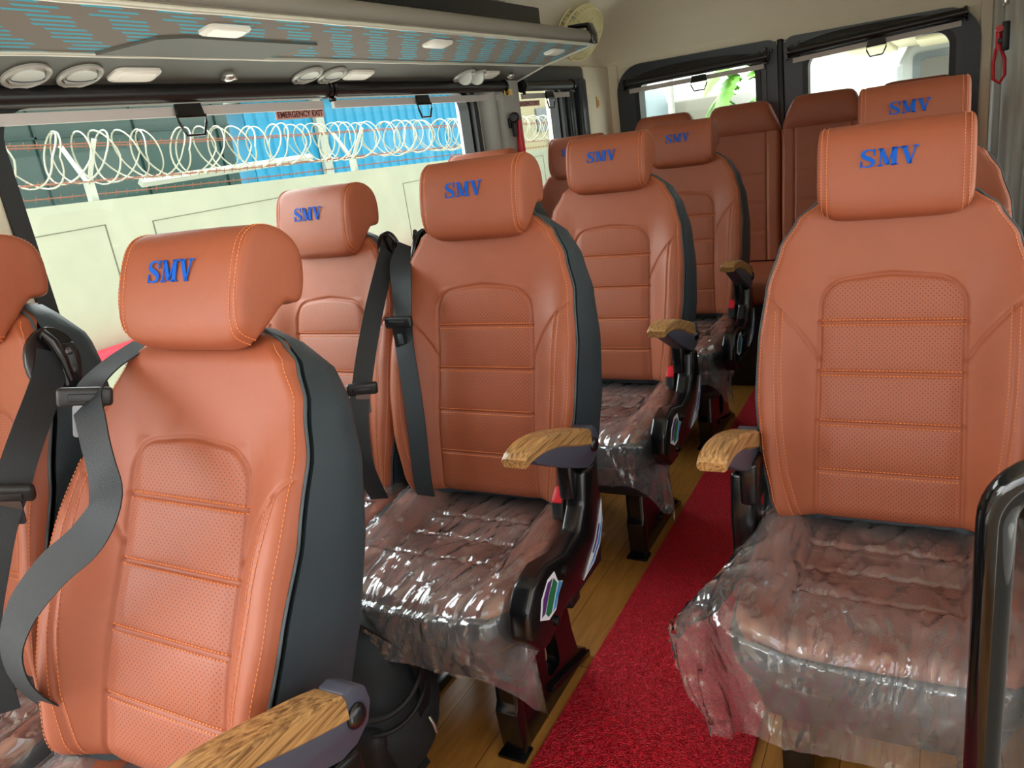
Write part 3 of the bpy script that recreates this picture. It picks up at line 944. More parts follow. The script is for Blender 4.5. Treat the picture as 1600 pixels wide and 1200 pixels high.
def film_mesh(seed, flare=None, skirt=0.12, right=0.10, left=0.06, back=True):
    """loose clear bag over a cushion: top sheet, hanging skirts, crumpled corner pulled outwards"""
    NU = 110; NV = 110
    mb = MB()
    def f(u, v):
        ex = CW + 0.004
        sx = -1 + 2 * u; X = sx * (ex + 0.12); y = CF - skirt + (CB - 0.02 - CF + skirt) * v
        ax = abs(X); over = max(0.0, ax - ex); drop = 0.0; x = X
        lim = right if X > 0 else left
        if over > 0: over = over / 0.12 * lim; drop += over
        x = math.copysign(min(ax, ex), X)
        fy = front_y(max(-CW, min(CW, x))) - 0.012
        oy = max(0.0, fy - y); yy = max(y, fy)
        zt = cush_z(max(-CW, min(CW, x)), max(yy, front_y(max(-CW, min(CW, x))))) + 0.008
        p = Vector((x, yy, zt))
        n1 = noise.noise(Vector((X * 9, y * 9, seed))); n2 = noise.noise(Vector((X * 26 + y * 12, y * 16, seed + 5)))
        n3 = 1 - abs(noise.noise(Vector((X * 22 - y * 9, y * 5 + X * 4, seed + 9)))) * 2.4
        if over > 0 and oy > 0: drop = math.hypot(over, oy)
        elif oy > 0: drop = oy
        p.z -= drop
        out = 0.006 + 0.10 * drop + 0.012 * n1 * min(1, drop / 0.05)
        if over > 0: p.x += math.copysign(out, X)
        if oy > 0: p.y -= out * 0.9
        wr = 0.003 * abs(n2) + 0.008 * max(0, n3) ** 6
        p.z += wr * (1 if drop == 0 else 0.3)
        if drop > 0:
            if over > 0: p.x += math.copysign(wr * 0.7, X)
            if oy > 0: p.y -= wr * 0.7
        if flare:
            for (cx, cy, rad, dx, dy, dz) in flare:
                g = math.exp(-(((X - cx) ** 2 + (y - cy) ** 2) / rad ** 2))
                p += Vector((dx, dy, dz)) * g
        return p
    mb.grid(f, NU, NV)
    me = mb.build('plastic_cover', M['film'], 0, uv=1)
    me.polygons.foreach_set('use_smooth', [True] * len(me.polygons))
    return me

COVER = [(-0.055, 0.590), (-0.048, 0.488), (-0.074, 0.409), (-0.150, 0.368), (-0.267, 0.378), (-0.327, 0.360), (-0.355, 0.350), (-0.385, 0.352), (-0.425, 0.400), (-0.418, 0.455),
         (-0.385, 0.492), (-0.326, 0.503), (-0.241, 0.478), (-0.171, 0.490), (-0.133, 0.532), (-0.118, 0.599)]
LEG = [(-0.300, 0.300), (-0.318, 0.160), (-0.309, 0.028), (-0.300, 0.0), (0.040, 0.0), (0.040, 0.012), (-0.005, 0.045), (-0.020, 0.10), (-0.030, 0.170), (-0.040, 0.30)]
def leg_mesh():
    outer = [(-0.30, 0.30), (-0.316, 0.22), (-0.318, 0.14), (-0.312, 0.05), (-0.300, 0.0), (-0.15, 0.0), (0.04, 0.0), (0.045, 0.02), (0.0, 0.05), (-0.018, 0.12), (-0.028, 0.22), (-0.030, 0.30)]
    inner = [(-0.150, 0.190), (-0.158, 0.175), (-0.160, 0.15), (-0.162, 0.12), (-0.160, 0.092), (-0.145, 0.080), (-0.105, 0.078), (-0.098, 0.085), (-0.096, 0.10), (-0.100, 0.14), (-0.108, 0.175), (-0.125, 0.19)]
    mb = MB()
    def P(p, t): return (t, p[0], p[1])
    a, b = 0.118, 0.152
    mb.rings([[P(p, a) for p in outer], [P(p, b) for p in outer], [P(p, b) for p in inner], [P(p, a) for p in inner]], closed=True)
    mb.prism([(-0.318, 0.14), (-0.330, 0.12), (-0.320, 0.0), (-0.29, 0.0), (-0.30, 0.30), (-0.31, 0.30)], 'x', 0.108, 0.162, 0.004)
    mb.prism([(0.045, 0.0), (0.045, 0.016), (-0.165, 0.066), (-0.165, 0.048)], 'x', 0.148, 0.164, 0.003)
    mb.box((0.10, -0.335, 0.0), (0.165, -0.29, 0.008), 0.002)
    return mb.build('leg', M['gloss_black'], 40)

def far_leg_mesh():
    mb = MB()
    mb.prism([(-0.24, 0.30), (-0.26, 0.0), (-0.21, 0.0), (-0.19, 0.30)], 'x', -0.17, -0.14, 0.004)
    mb.prism([(-0.05, 0.30), (-0.02, 0.0), (0.03, 0.0), (0.0, 0.30)], 'x', -0.17, -0.14, 0.004)
    mb.box((-0.175, -0.28, 0.0), (-0.135, 0.05, 0.02), 0.004)
    return mb.build('leg', M['gloss_black'], 40)

def frame_mesh():
    mb = MB()
    mb.box((-0.19, -0.33, 0.215), (0.19, -0.28, 0.250), 0.006)
    mb.box((-0.19, -0.07, 0.215), (0.19, -0.02, 0.250), 0.006)
    # side arm that carries the cover and the backrest
    mb.prism([(-0.16, 0.30), (0.02, 0.30), (0.05, 0.44), (0.06, 0.56), (-0.02, 0.56), (-0.05, 0.44), (-0.12, 0.40)], 'x', 0.210, 0.236, 0.004)
    return mb.build('seat_frame', M['satin_black'], 40)

def side_cover_mesh(full=True):
    mb = MB()
    mb.prism(COVER if full else [(-0.055, 0.590), (-0.048, 0.488), (-0.060, 0.40), (-0.13, 0.40), (-0.133, 0.50), (-0.118, 0.599)], 'x', 0.237, 0.284, 0.009, 3)
    mb.box((0.226, -0.135, 0.535), (0.262, -0.060, 0.628), 0.008, 3)
    for (y, z, r) in ((-0.262, 0.452, 0.011), (-0.322, 0.378, 0.010)) if full else ():
        mb.lathe([(r, 0), (r, 0.004), (r * 0.6, 0.007), (0.0001, 0.007)], (0.284, y, z), (1, 0, 0), 14)
    return mb.build('side_cover', M['gloss_black'], 40)

def sticker_meshes():
    def sheet(pts, x, shrink=0):
        c = (sum(p[0] for p in pts) / len(pts), sum(p[1] for p in pts) / len(pts))
        q = [(c[0] + (p[0] - c[0]) * (1 - shrink), c[1] + (p[1] - c[1]) * (1 - shrink)) for p in pts]
        mb_.prism(q, 'x', x, x + 0.0006)
    mb_ = MB()
    big = [(-0.052, 0.505), (-0.058, 0.455), (-0.085, 0.412), (-0.125, 0.390), (-0.185, 0.383), (-0.150, 0.408), (-0.110, 0.432), (-0.078, 0.468)]
    mb_.mi = 0; sheet(big, 0.2842)
    mb_.mi = 1; sheet([(-0.056, 0.490), (-0.064, 0.452), (-0.088, 0.418), (-0.127, 0.397), (-0.165, 0.389), (-0.130, 0.402), (-0.095, 0.424), (-0.068, 0.456)], 0.2848)
    mb_.mi = 2; sheet([(-0.075, 0.460), (-0.095, 0.432), (-0.125, 0.412), (-0.128, 0.418), (-0.104, 0.434), (-0.085, 0.458)], 0.2853)
    a = mb_.build('sticker', [M['sticker_white'], M['sticker_blue'], M['sticker_purple']], 0)
    mb_ = MB()
    sm = [(-0.305, 0.478), (-0.296, 0.452), (-0.276, 0.440), (-0.300, 0.424), (-0.318, 0.402), (-0.350, 0.400), (-0.383, 0.420), (-0.368, 0.455), (-0.335, 0.478)]
    mb_.mi = 0; sheet(sm, 0.2842)
    mb_.mi = 1; sheet([(-0.292, 0.450), (-0.281, 0.440), (-0.302, 0.424), (-0.319, 0.407), (-0.332, 0.406), (-0.312, 0.430)], 0.2848)
    mb_.mi = 2; sheet([(-0.312, 0.468), (-0.300, 0.450), (-0.318, 0.430), (-0.338, 0.408), (-0.352, 0.408), (-0.360, 0.42), (-0.335, 0.45)], 0.2848)
    mb_.mi = 3; sheet([(-0.316, 0.470), (-0.338, 0.450), (-0.363, 0.422), (-0.376, 0.422), (-0.362, 0.452), (-0.336, 0.472)], 0.2848)
    b = mb_.build('sticker', [M['sticker_white'], M['sticker_blue'], M['sticker_green'], M['sticker_purple']], 0)
    return a, b

AW_TOP = [(-0.062, 0.672), (-0.100, 0.688), (-0.150, 0.705), (-0.200, 0.722), (-0.250, 0.735), (-0.295, 0.741), (-0.330, 0.738), (-0.348, 0.728)]
AW_BOT = [(-0.062, 0.634), (-0.100, 0.648), (-0.150, 0.668), (-0.200, 0.689), (-0.250, 0.703), (-0.295, 0.711), (-0.330, 0.712), (-0.345, 0.710)]
def armrest_meshes():
    mb = MB(); rings = []
    T = catmull([Vector((a, b, 0)) for a, b in AW_TOP], 3); B = catmull([Vector((a, b, 0)) for a, b in AW_BOT], 3)
    for t, b in zip(T, B):
        x0, x1 = 0.231, 0.283; r = 0.005
        rings.append([(x0 + r, t.x, t.y), (x1 - r, t.x, t.y), (x1, t.x, t.y - r), (x1, b.x, b.y + r), (x1 - r, b.x, b.y), (x0 + r, b.x, b.y), (x0, b.x, b.y + r), (x0, t.x, t.y - r)])
    mb.rings(rings)
    wood_ = mb.build('armrest_pad', M['arm_wood'], 40)
    mb = MB()
    poly = [(-0.040, 0.672), (-0.020, 0.655), (-0.016, 0.630), (-0.028, 0.605), (-0.055, 0.592), (-0.085, 0.592), (-0.13, 0.612), (-0.19, 0.640), (-0.25, 0.672), (-0.30, 0.700), (-0.315, 0.713),
            (-0.25, 0.708), (-0.20, 0.695), (-0.15, 0.675), (-0.10, 0.655), (-0.066, 0.640), (-0.060, 0.672)]
    mb.prism(poly, 'x', 0.236, 0.279, 0.004, 2)
    arm = mb.build('armrest_arm', M['graphite'], 40)
    mb = MB()
    mb.lathe([(0.0165, 0), (0.0165, 0.003), (0.013, 0.007), (0.007, 0.0095), (0.0001, 0.010)], (0.279, -0.048, 0.631), (1, 0, 0), 24)
    return wood_, arm, mb.build('pivot_cap', M['gloss_black'], 60)

def buckle_meshes():
    mb = MB()
    mb.prism([(-0.115, 0.525), (-0.085, 0.545), (-0.075, 0.50), (-0.078, 0.40), (-0.115, 0.38), (-0.135, 0.43)], 'x', 0.195, 0.225, 0.006, 3)
    a = mb.build('buckle', M['satin_black'], 40)
    mb = MB()
    mb.prism([(-0.120, 0.522), (-0.088, 0.548), (-0.080, 0.543), (-0.112, 0.512)], 'x', 0.198, 0.222, 0.002)
    return a, mb.build('release_button', M['red'], 40)

def mirrored(me):
    m = me.copy()
    m.transform(Matrix.Scale(-1, 4, (1, 0, 0)))
    m.flip_normals()
    return m

PARTS = {}
def prep_parts():
    PARTS['backrest'] = backrest_mesh()
    PARTS['shell'] = shell_mesh()
    PARTS['bstitch'] = back_stitch_mesh()
    PARTS['piping'] = piping_mesh()
    PARTS['headrest'], PARTS['hstitch'] = headrest_mesh()
    PARTS['smv'] = smv_mesh()
    PARTS['cushion'], PARTS['border'], PARTS['base'] = cushion_meshes()
    PARTS['leg'] = leg_mesh(); PARTS['far_leg'] = far_leg_mesh(); PARTS['frame'] = frame_mesh()
    PARTS['cover'] = side_cover_mesh(); PARTS['column'] = side_cover_mesh(False)
    PARTS['st1'], PARTS['st2'] = sticker_meshes()
    PARTS['pad'], PARTS['arm'], PARTS['cap'] = armrest_meshes()
    PARTS['buckle'], PARTS['button'] = buckle_meshes()
    for k in ('leg', 'far_leg', 'frame', 'cover', 'column', 'st1', 'st2', 'pad', 'arm', 'cap', 'buckle', 'button'):
        PARTS[k + '_m'] = mirrored(PARTS[k])
prep_parts()

def seat(x, y, label, group, side=1, recline=0.0, head_dw=0.0, arm=True, rz=0.0, logo=True, dz=0.0, full=True, arm_off=(0, 0, 0)):
    """side: +1 hardware on the right of the photo, -1 on the left"""
    t = empty('passenger_seat', (x, y, 0), label, 'seat', group, (0, 0, rz))
    r = (-(REC + math.radians(recline)), 0, 0)
    hz = (0, 0, 0.47 + dz)
    sfx = '' if side > 0 else '_m'
    b = put('backrest', PARTS['backrest'], t, hz, r)
    put('stitching', PARTS['bstitch'], b)['kind'] = 'stuff'
    put('piping', PARTS['piping'], b)
    put('backrest_shell', PARTS['shell'], t, hz, r, 'slate grey leather side and back')
    c, s = math.cos(r[0]), math.sin(r[0])
    hw_, hv = 0.690 + head_dw, 0.056
    p = Vector((0, -hv * c - hw_ * s, 0.47 + dz - hv * s + hw_ * c))
    h = put('headrest', PARTS['headrest'], t, p, r)
    put('stitching', PARTS['hstitch'], h)['kind'] = 'stuff'
    if logo: put('embroidery', PARTS['smv'], h, (-0.006, -0.0420, 0.012), (0, 0, 0), 'blue embroidered letters SMV')
    cu = put('cushion', PARTS['cushion'], t, (0, 0, dz))
    put('cushion_border', PARTS['border'], cu)
    put('cushion_base', PARTS['base'], t, (0, 0, dz))
    put('seat_frame', PARTS['frame' + sfx], t, (0, 0, dz))
    put('leg', PARTS['leg' + sfx], t)
    put('leg', PARTS['far_leg' + sfx], t)
    if arm:
        cv = put('side_cover', PARTS[('cover' if full else 'column') + sfx], t, (arm_off[0], arm_off[1], dz + arm_off[2]))
        if full:
            put('sticker', PARTS['st1' + sfx], cv, label='long blue and white side sticker')
            put('sticker', PARTS['st2' + sfx], cv, label='small green, purple and blue sticker')
        am = put('armrest_arm', PARTS['arm' + sfx], t, (arm_off[0], arm_off[1], dz + arm_off[2]), label='graphite plastic armrest carrier')
        put('armrest_pad', PARTS['pad' + sfx], am, label='wood grain armrest top')
        put('pivot_cap', PARTS['cap' + sfx], am)
        if side > 0:
            bk = put('buckle', PARTS['buckle' + sfx], t, (0, 0, dz))
            put('release_button', PARTS['button' + sfx], bk, label='red release button')
    return t

AX = -0.906; WX = -1.367
G = 'tan leather passenger seats of the minibus'
seatA = seat(-0.948, 0.530, 'nearest tan aisle seat of the left block, leaning back, whole black side showing', G, recline=11.5, dz=-0.02, head_dw=0.026, arm_off=(0.045, 0.085, 0.0))
seatAw = seat(-1.432, 0.60, 'tan window seat cut by the left edge of the photo', G, arm=False, recline=0)
seatB = seat(AX, 1.43, 'second tan aisle seat of the left block, black belt hanging at its left side', G)
seatBw = seat(WX, 1.43, 'tan window seat in the second row, just behind the nearest aisle seat headrest', G, arm=False, dz=-0.018)
seatC = seat(AX, 2.26, 'third tan aisle seat of the left block, beside the sliver of a window seat', G)
seatCw = seat(WX, 2.26, 'third row tan window seat, only a sliver of headrest showing', G, arm=False)
seatD = seat(AX, 3.09, 'farthest tan aisle seat of the left block, right in front of the rear bench', G)
seatDw = seat(WX, 3.09, 'tan window seat of the fourth row, hidden beside the farthest aisle seat', G, arm=False)
seatR1 = seat(-0.072, 1.55, 'big single tan seat at right facing the camera, in front of another single seat', G, side=-1, dz=-0.034, full=False)
seatR2 = seat(-0.062, 2.30, 'single tan seat at right, mostly hidden behind the nearest single seat', G, side=-1, head_dw=0.028, full=False)

seatAw.scale = (0.86, 1, 1)      # the window seats are a little narrower than the aisle seats
for q in (seatBw, seatCw, seatDw): q.scale = (0.93, 1, 1)

# ------------------------------------------------------------------ belts
def dense(pts, dirs, n=5):
    P = catmull([Vector(p) for p in pts], n); D = catmull([Vector(d) for d in dirs], n)
    return P, D
def strap(t, pts, dirs, w=0.052):
    P, D = dense(pts, dirs)
    mb = MB(); mb.ribbon(P, D, w, 0.0011)
    return put('seat_belt', mb.build('seat_belt', M['belt'], 60), t, label='black webbing belt')
def tongue(par, c, rot, sc=1.0):
    """black slider with a bright slotted tongue, facing -y before rotation"""
    Mx = Matrix.Translation(c) @ Matrix.Rotation(rot[2], 4, 'Z') @ Matrix.Rotation(rot[1], 4, 'Y') @ Matrix.Rotation(rot[0], 4, 'X')
    mb = MB(); mb.box((-0.036, -0.010, -0.006), (0.036, 0.006, 0.022), 0.006, 3); mb.box((-0.022, -0.013, 0.002), (0.022, -0.006, 0.014), 0.002)
    me = mb.build('belt_slider', M['satin_black'], 40); me.transform(Mx)
    put('belt_slider', me, par)
    mb = MB()
    out = rrect(-0.0165, -0.050, 0.0165, -0.002, 0.005); inn = rrect(-0.0075, -0.042, 0.0075, -0.018, 0.002)
    mb.rings([[(x, -0.009, z) for x, z in out], [(x, -0.0065, z) for x, z in out], [(x, -0.0065, z) for x, z in inn], [(x, -0.009, z) for x, z in inn]], closed=True)
    me = mb.build('belt_tongue', M['steel'], 40); me.transform(Mx)
    put('belt_tongue', me, par, label='bright steel tongue')
def belt_guide(t, c, s=1, label='black belt guide with two screws'):
    """oval plate on the side of the backrest; c its centre, s the side it faces"""
    c = Vector(c)
    mb = MB(); pl = [(0.045 * math.cos(a) + 0.004, 0.058 * math.sin(a)) for a in [2 * PI * k / 24 for k in range(24)]]
    mb.prism(pl, 'x', -0.006, 0.007, 0.003)
    hk = [(0.010, -0.012, 0.040), (0.020, -0.010, 0.046), (0.024, 0.0, 0.030), (0.022, 0.012, 0.0), (0.014, 0.022, -0.034)]
    mb.tube(hk, [0.004, 0.006, 0.007, 0.007, 0.006], 10)
    mb.box((0.0, 0.012, -0.045), (0.012, 0.042, 0.030), 0.005, 3)
    me = mb.build('belt_guide', M['gloss_black'], 40)
    if s < 0: me.transform(Matrix.Scale(-1, 4, (1, 0, 0))); me.flip_normals()
    lean = Matrix.Rotation(-0.20, 4, 'X') @ Matrix.Rotation(-0.20 * s, 4, 'Y')
    me.transform(lean)
    g = put('belt_guide', me, t, c, label=label)
    for dz in (0.014, -0.018):
        sc_ = MB(); sc_.lathe([(0.0062, 0), (0.0062, 0.001), (0.004, 0.0022), (0.0001, 0.0024)], (0.012 * s, 0.028, dz), (s, 0, 0), 14)
        for a, b in (((0.0143, -0.0035, -0.0008), (0.0147, 0.0035, 0.0008)), ((0.0143, -0.0008, -0.0035), (0.0147, 0.0008, 0.0035))):
            sc_.box((a[0] * s, a[1] + 0.028, a[2] + dz), (b[0] * s, b[1] + 0.028, b[2] + dz))
        me = sc_.build('screw', M['steel'], 40); me.transform(lean)
        put('screw', me, g)
# window seat at the left edge: guide on its right side, belt running down to the left
belt_guide(seatAw, (0.209, 0.092, 1.028), 1)
b_ = strap(seatAw, [(0.214, 0.098, 1.045), (0.222, 0.080, 1.015), (0.236, 0.050, 0.985), (0.250, 0.011, 0.947), (0.258, -0.023, 0.909), (0.262, -0.049, 0.874), (0.264, -0.077, 0.840), (0.262, -0.11, 0.78), (0.25, -0.15, 0.68), (0.24, -0.16, 0.55)],
          [(0.0, 1, -0.35), (0.0, 1, -0.35), (0.1, 1, -0.4), (0.2, 1, -0.4), (0.4, 1, -0.3), (0.5, 1, -0.3), (0.6, 1, -0.2), (0.7, 1, 0), (0.8, 1, 0), (0.8, 1, 0)], 0.050)
tongue(b_, (0.270, -0.056, 0.868), (0.35, 0.25, 0.75))
# nearest aisle seat: belt from its left shoulder, through the tongue, twisting away beside the cushion
b_ = strap(seatA, [(-0.190, 0.255, 1.010), (-0.212, 0.180, 0.985), (-0.175, 0.110, 0.966), (-0.115, 0.064, 0.926), (-0.066, 0.030, 0.884), (-0.034, 0.001, 0.852), (-0.056, -0.026, 0.813), (-0.116, -0.049, 0.771), (-0.190, -0.069, 0.705), (-0.222, -0.085, 0.640), (-0.246, -0.070, 0.557), (-0.262, -0.010, 0.440)],
          [(1, 0.2, 0), (1, 0.2, 0), (1, 0, 0), (1, 0, 0), (1, 0, 0), (0.95, 0, -0.3), (0.65, 0, -0.75), (0.55, 0, -0.85), (0.75, 0, -0.6), (1, 0, -0.1), (1, 0, 0.2), (1, 0, 0.5)], 0.050)
tongue(b_, (-0.170, 0.098, 0.955), (0.0, 0.25, 1.0))
b_.location = (0.044, -0.005, 0.038)
# second row aisle seat
belt_guide(seatB, (-0.196, 0.125, 1.035), -1)
b_ = strap(seatB, [(-0.232, 0.123, 1.052), (-0.222, 0.066, 1.022), (-0.196, 0.019, 0.977), (-0.183, -0.018, 0.901), (-0.173, -0.042, 0.845), (-0.160, -0.063, 0.758), (-0.149, -0.085, 0.654), (-0.147, -0.102, 0.538), (-0.147, -0.100, 0.49)],
          [(0.5, 1, 0), (0.9, 0.5, 0), (1, 0.1, 0), (1, 0, 0), (1, 0, 0), (1, 0, 0), (1, 0, 0), (1, 0, 0), (1, 0, 0)], 0.052)
tongue(b_, (-0.182, -0.034, 0.893), (0, 0, 0.1))
# second row window seat: narrow-looking belt seen edge on
belt_guide(seatBw, (0.176, 0.128, 1.035), 1)
b_ = strap(seatBw, [(0.190, 0.107, 1.045), (0.217, 0.033, 0.999), (0.241, -0.053, 0.927), (0.252, -0.115, 0.853), (0.258, -0.158, 0.791), (0.259, -0.186, 0.741), (0.257, -0.202, 0.669), (0.250, -0.197, 0.595), (0.22, -0.14, 0.49)],
          [(0.1, 1, -0.2), (0.3, 1, -0.3), (0.6, 1, -0.3), (0.8, 1, -0.2), (1, 1, 0), (1, 1, 0), (1, 0.8, 0), (1, 0.6, 0), (1, 0.4, 0)], 0.046)
tongue(b_, (0.262, -0.166, 0.775), (0.1, 0.1, 0.7))

def cover(me, loc, label):
    sx = 0.85 if loc[0] < -1.4 else 0.92 if loc[0] < -1.2 else 1.0
    o = put('plastic_seat_cover', me, None, loc)
    o.scale = (sx, 1, 1)
    tag(o, label, 'seat cover', 'clear plastic films over seat cushions')
    return o
cover(film_mesh(1.0, [(0.30, -0.45, 0.10, 0.03, 0.0, -0.03)]), (-0.958, 0.530, -0.02), 'clear plastic film on the cushion of the nearest left aisle seat, bottom left corner')
cover(film_mesh(2.0, left=0.03), (-1.432, 0.60, 0), 'clear plastic film on the window seat cushion at the left edge of the photo')
cover(film_mesh(3.0, [(0.27, -0.50, 0.07, 0.015, -0.015, -0.035)]), (AX, 1.43, 0), 'crinkled clear plastic film on the second left aisle seat, its corner hanging by the leg')
cover(film_mesh(4.0, left=0.01, right=0.02), (WX, 1.43, 0), 'clear plastic film on the second row window seat cushion')
cover(film_mesh(5.0, [(0.30, -0.50, 0.10, 0.02, 0.0, -0.05)]), (AX, 2.26, 0), 'shiny clear plastic film on the third left aisle seat')
cover(film_mesh(6.0), (AX, 3.09, 0), 'clear plastic film on the farthest left aisle seat')
cover(film_mesh(7.0, [(-0.34, -0.42, 0.13, -0.10, 0.02, 0.05), (-0.30, -0.25, 0.12, -0.03, 0, 0)], skirt=0.175, left=0.11), (-0.072, 1.55, -0.034), 'loose clear plastic film ballooning from the big right seat towards the red carpet')

# ================================================================== REAR BENCH
def bench():
    t = empty('rear_bench_seat', (-0.705, 3.90, 0), 'tan leather rear bench with four backrests in front of the rear doors', 'bench seat')
    for cx in (-1.19, -0.815, -0.44, -0.065):
        x = cx + 0.68
        mb = MB()
        def f(u, v):
            X = (-0.186 + 0.372 * u); w = 0.60 * v; ax = abs(X)
            d = 0.05 + 0.010 * math.exp(-((w - 0.2) / 0.2) ** 2)
            d -= 0.006 * math.exp(-((ax - 0.125) / 0.005) ** 2)
            for s in (0.14, 0.27, 0.40): 
                if ax < 0.125: d -= 0.0035 * math.exp(-((w - s) / 0.006) ** 2)
            e = 0.186 - ax
            if e < 0.02: d -= 0.025 * (1 - math.sqrt(max(0, 1 - (1 - e / 0.02) ** 2)))
            return (X, -d, w)
        mb.grid(f, 60, 60)
        mb.box((-0.184, -0.03, 0.0), (0.184, 0.06, 0.60), 0.012, 3)
        b = put('backrest', mb.build('backrest', M['leather'], 50), t, (x, 0, 0.53), (-math.radians(8), 0, 0))
        mb = MB()
        # headrest: trapezoid with rounded top, swelling forward
        rings = []
        for k, (w, hwid, v0, v1) in enumerate(((0.0, 0.183, -0.055, 0.045), (0.02, 0.181, -0.066, 0.046), (0.06, 0.166, -0.070, 0.046), (0.10, 0.148, -0.068, 0.044), (0.125, 0.136, -0.060, 0.038), (0.140, 0.122, -0.044, 0.026), (0.146, 0.100, -0.02, 0.01))):
            sec = []
            for a in range(28):
                an = 2 * PI * a / 28; ca, sa = math.cos(an), math.sin(an)
                px = math.copysign(abs(ca) ** 0.35, ca) * hwid; py = (v0 + v1) / 2 + math.copysign(abs(sa) ** 0.6, sa) * (v1 - v0) / 2
                sec.append((px, py, w))
            rings.append(sec)
        mb.rings(rings)
        put('headrest', mb.build('headrest', M['leather'], 60), b, (0, 0, 0.60))
    mb = MB(); mb.box((-0.745, -0.44, 0.40), (0.745, 0.02, 0.53), 0.04, 5)
    put('cushion', mb.build('cushion', M['leather']), t, (0, 0, 0))
    mb = MB(); mb.box((-0.72, -0.38, 0.0), (0.72, 0.0, 0.40), 0.01)
    put('base', mb.build('base', M['satin_black']), t)
bench()

# ================================================================== CARPET, POLE, BAG
mb = MB(); mb.box((-0.725, 0.15, 0.0), (-0.30, 4.0, 0.012), 0.004)
tag(put('aisle_carpet', mb.build('aisle_carpet', M['carpet'])), 'bright red looped plastic carpet runner along the aisle', 'carpet')

mb = MB()
pts = [(0.056, 0.75, 0.0), (0.056, 0.75, 0.4), (0.056, 0.75, 0.80), (0.056, 0.75, 0.875)]
for k in range(1, 11):
    a = PI / 2 * k / 10; pts.append((0.056 + 0.055 * (1 - math.cos(a)), 0.75, 0.875 + 0.055 * math.sin(a)))
pts += [(0.16, 0.75, 0.930), (0.215, 0.75, 0.930)]
t = empty('grab_rail', (0.056, 0.75, 0), 'glossy black bent tube grab rail in the right foreground', 'grab rail')
put('tube', MB().tube([(x - 0.056, y - 0.75, z) for x, y, z in pts], 0.0165, 24).build('tube', M['chrome_dark'], 60), t)
put('foot_plate', MB().lathe([(0.04, 0), (0.04, 0.006), (0.022, 0.012), (0.019, 0.012)], (0, 0, 0), (0, 0, 1)).build('foot_plate', M['chrome_dark'], 40), t)

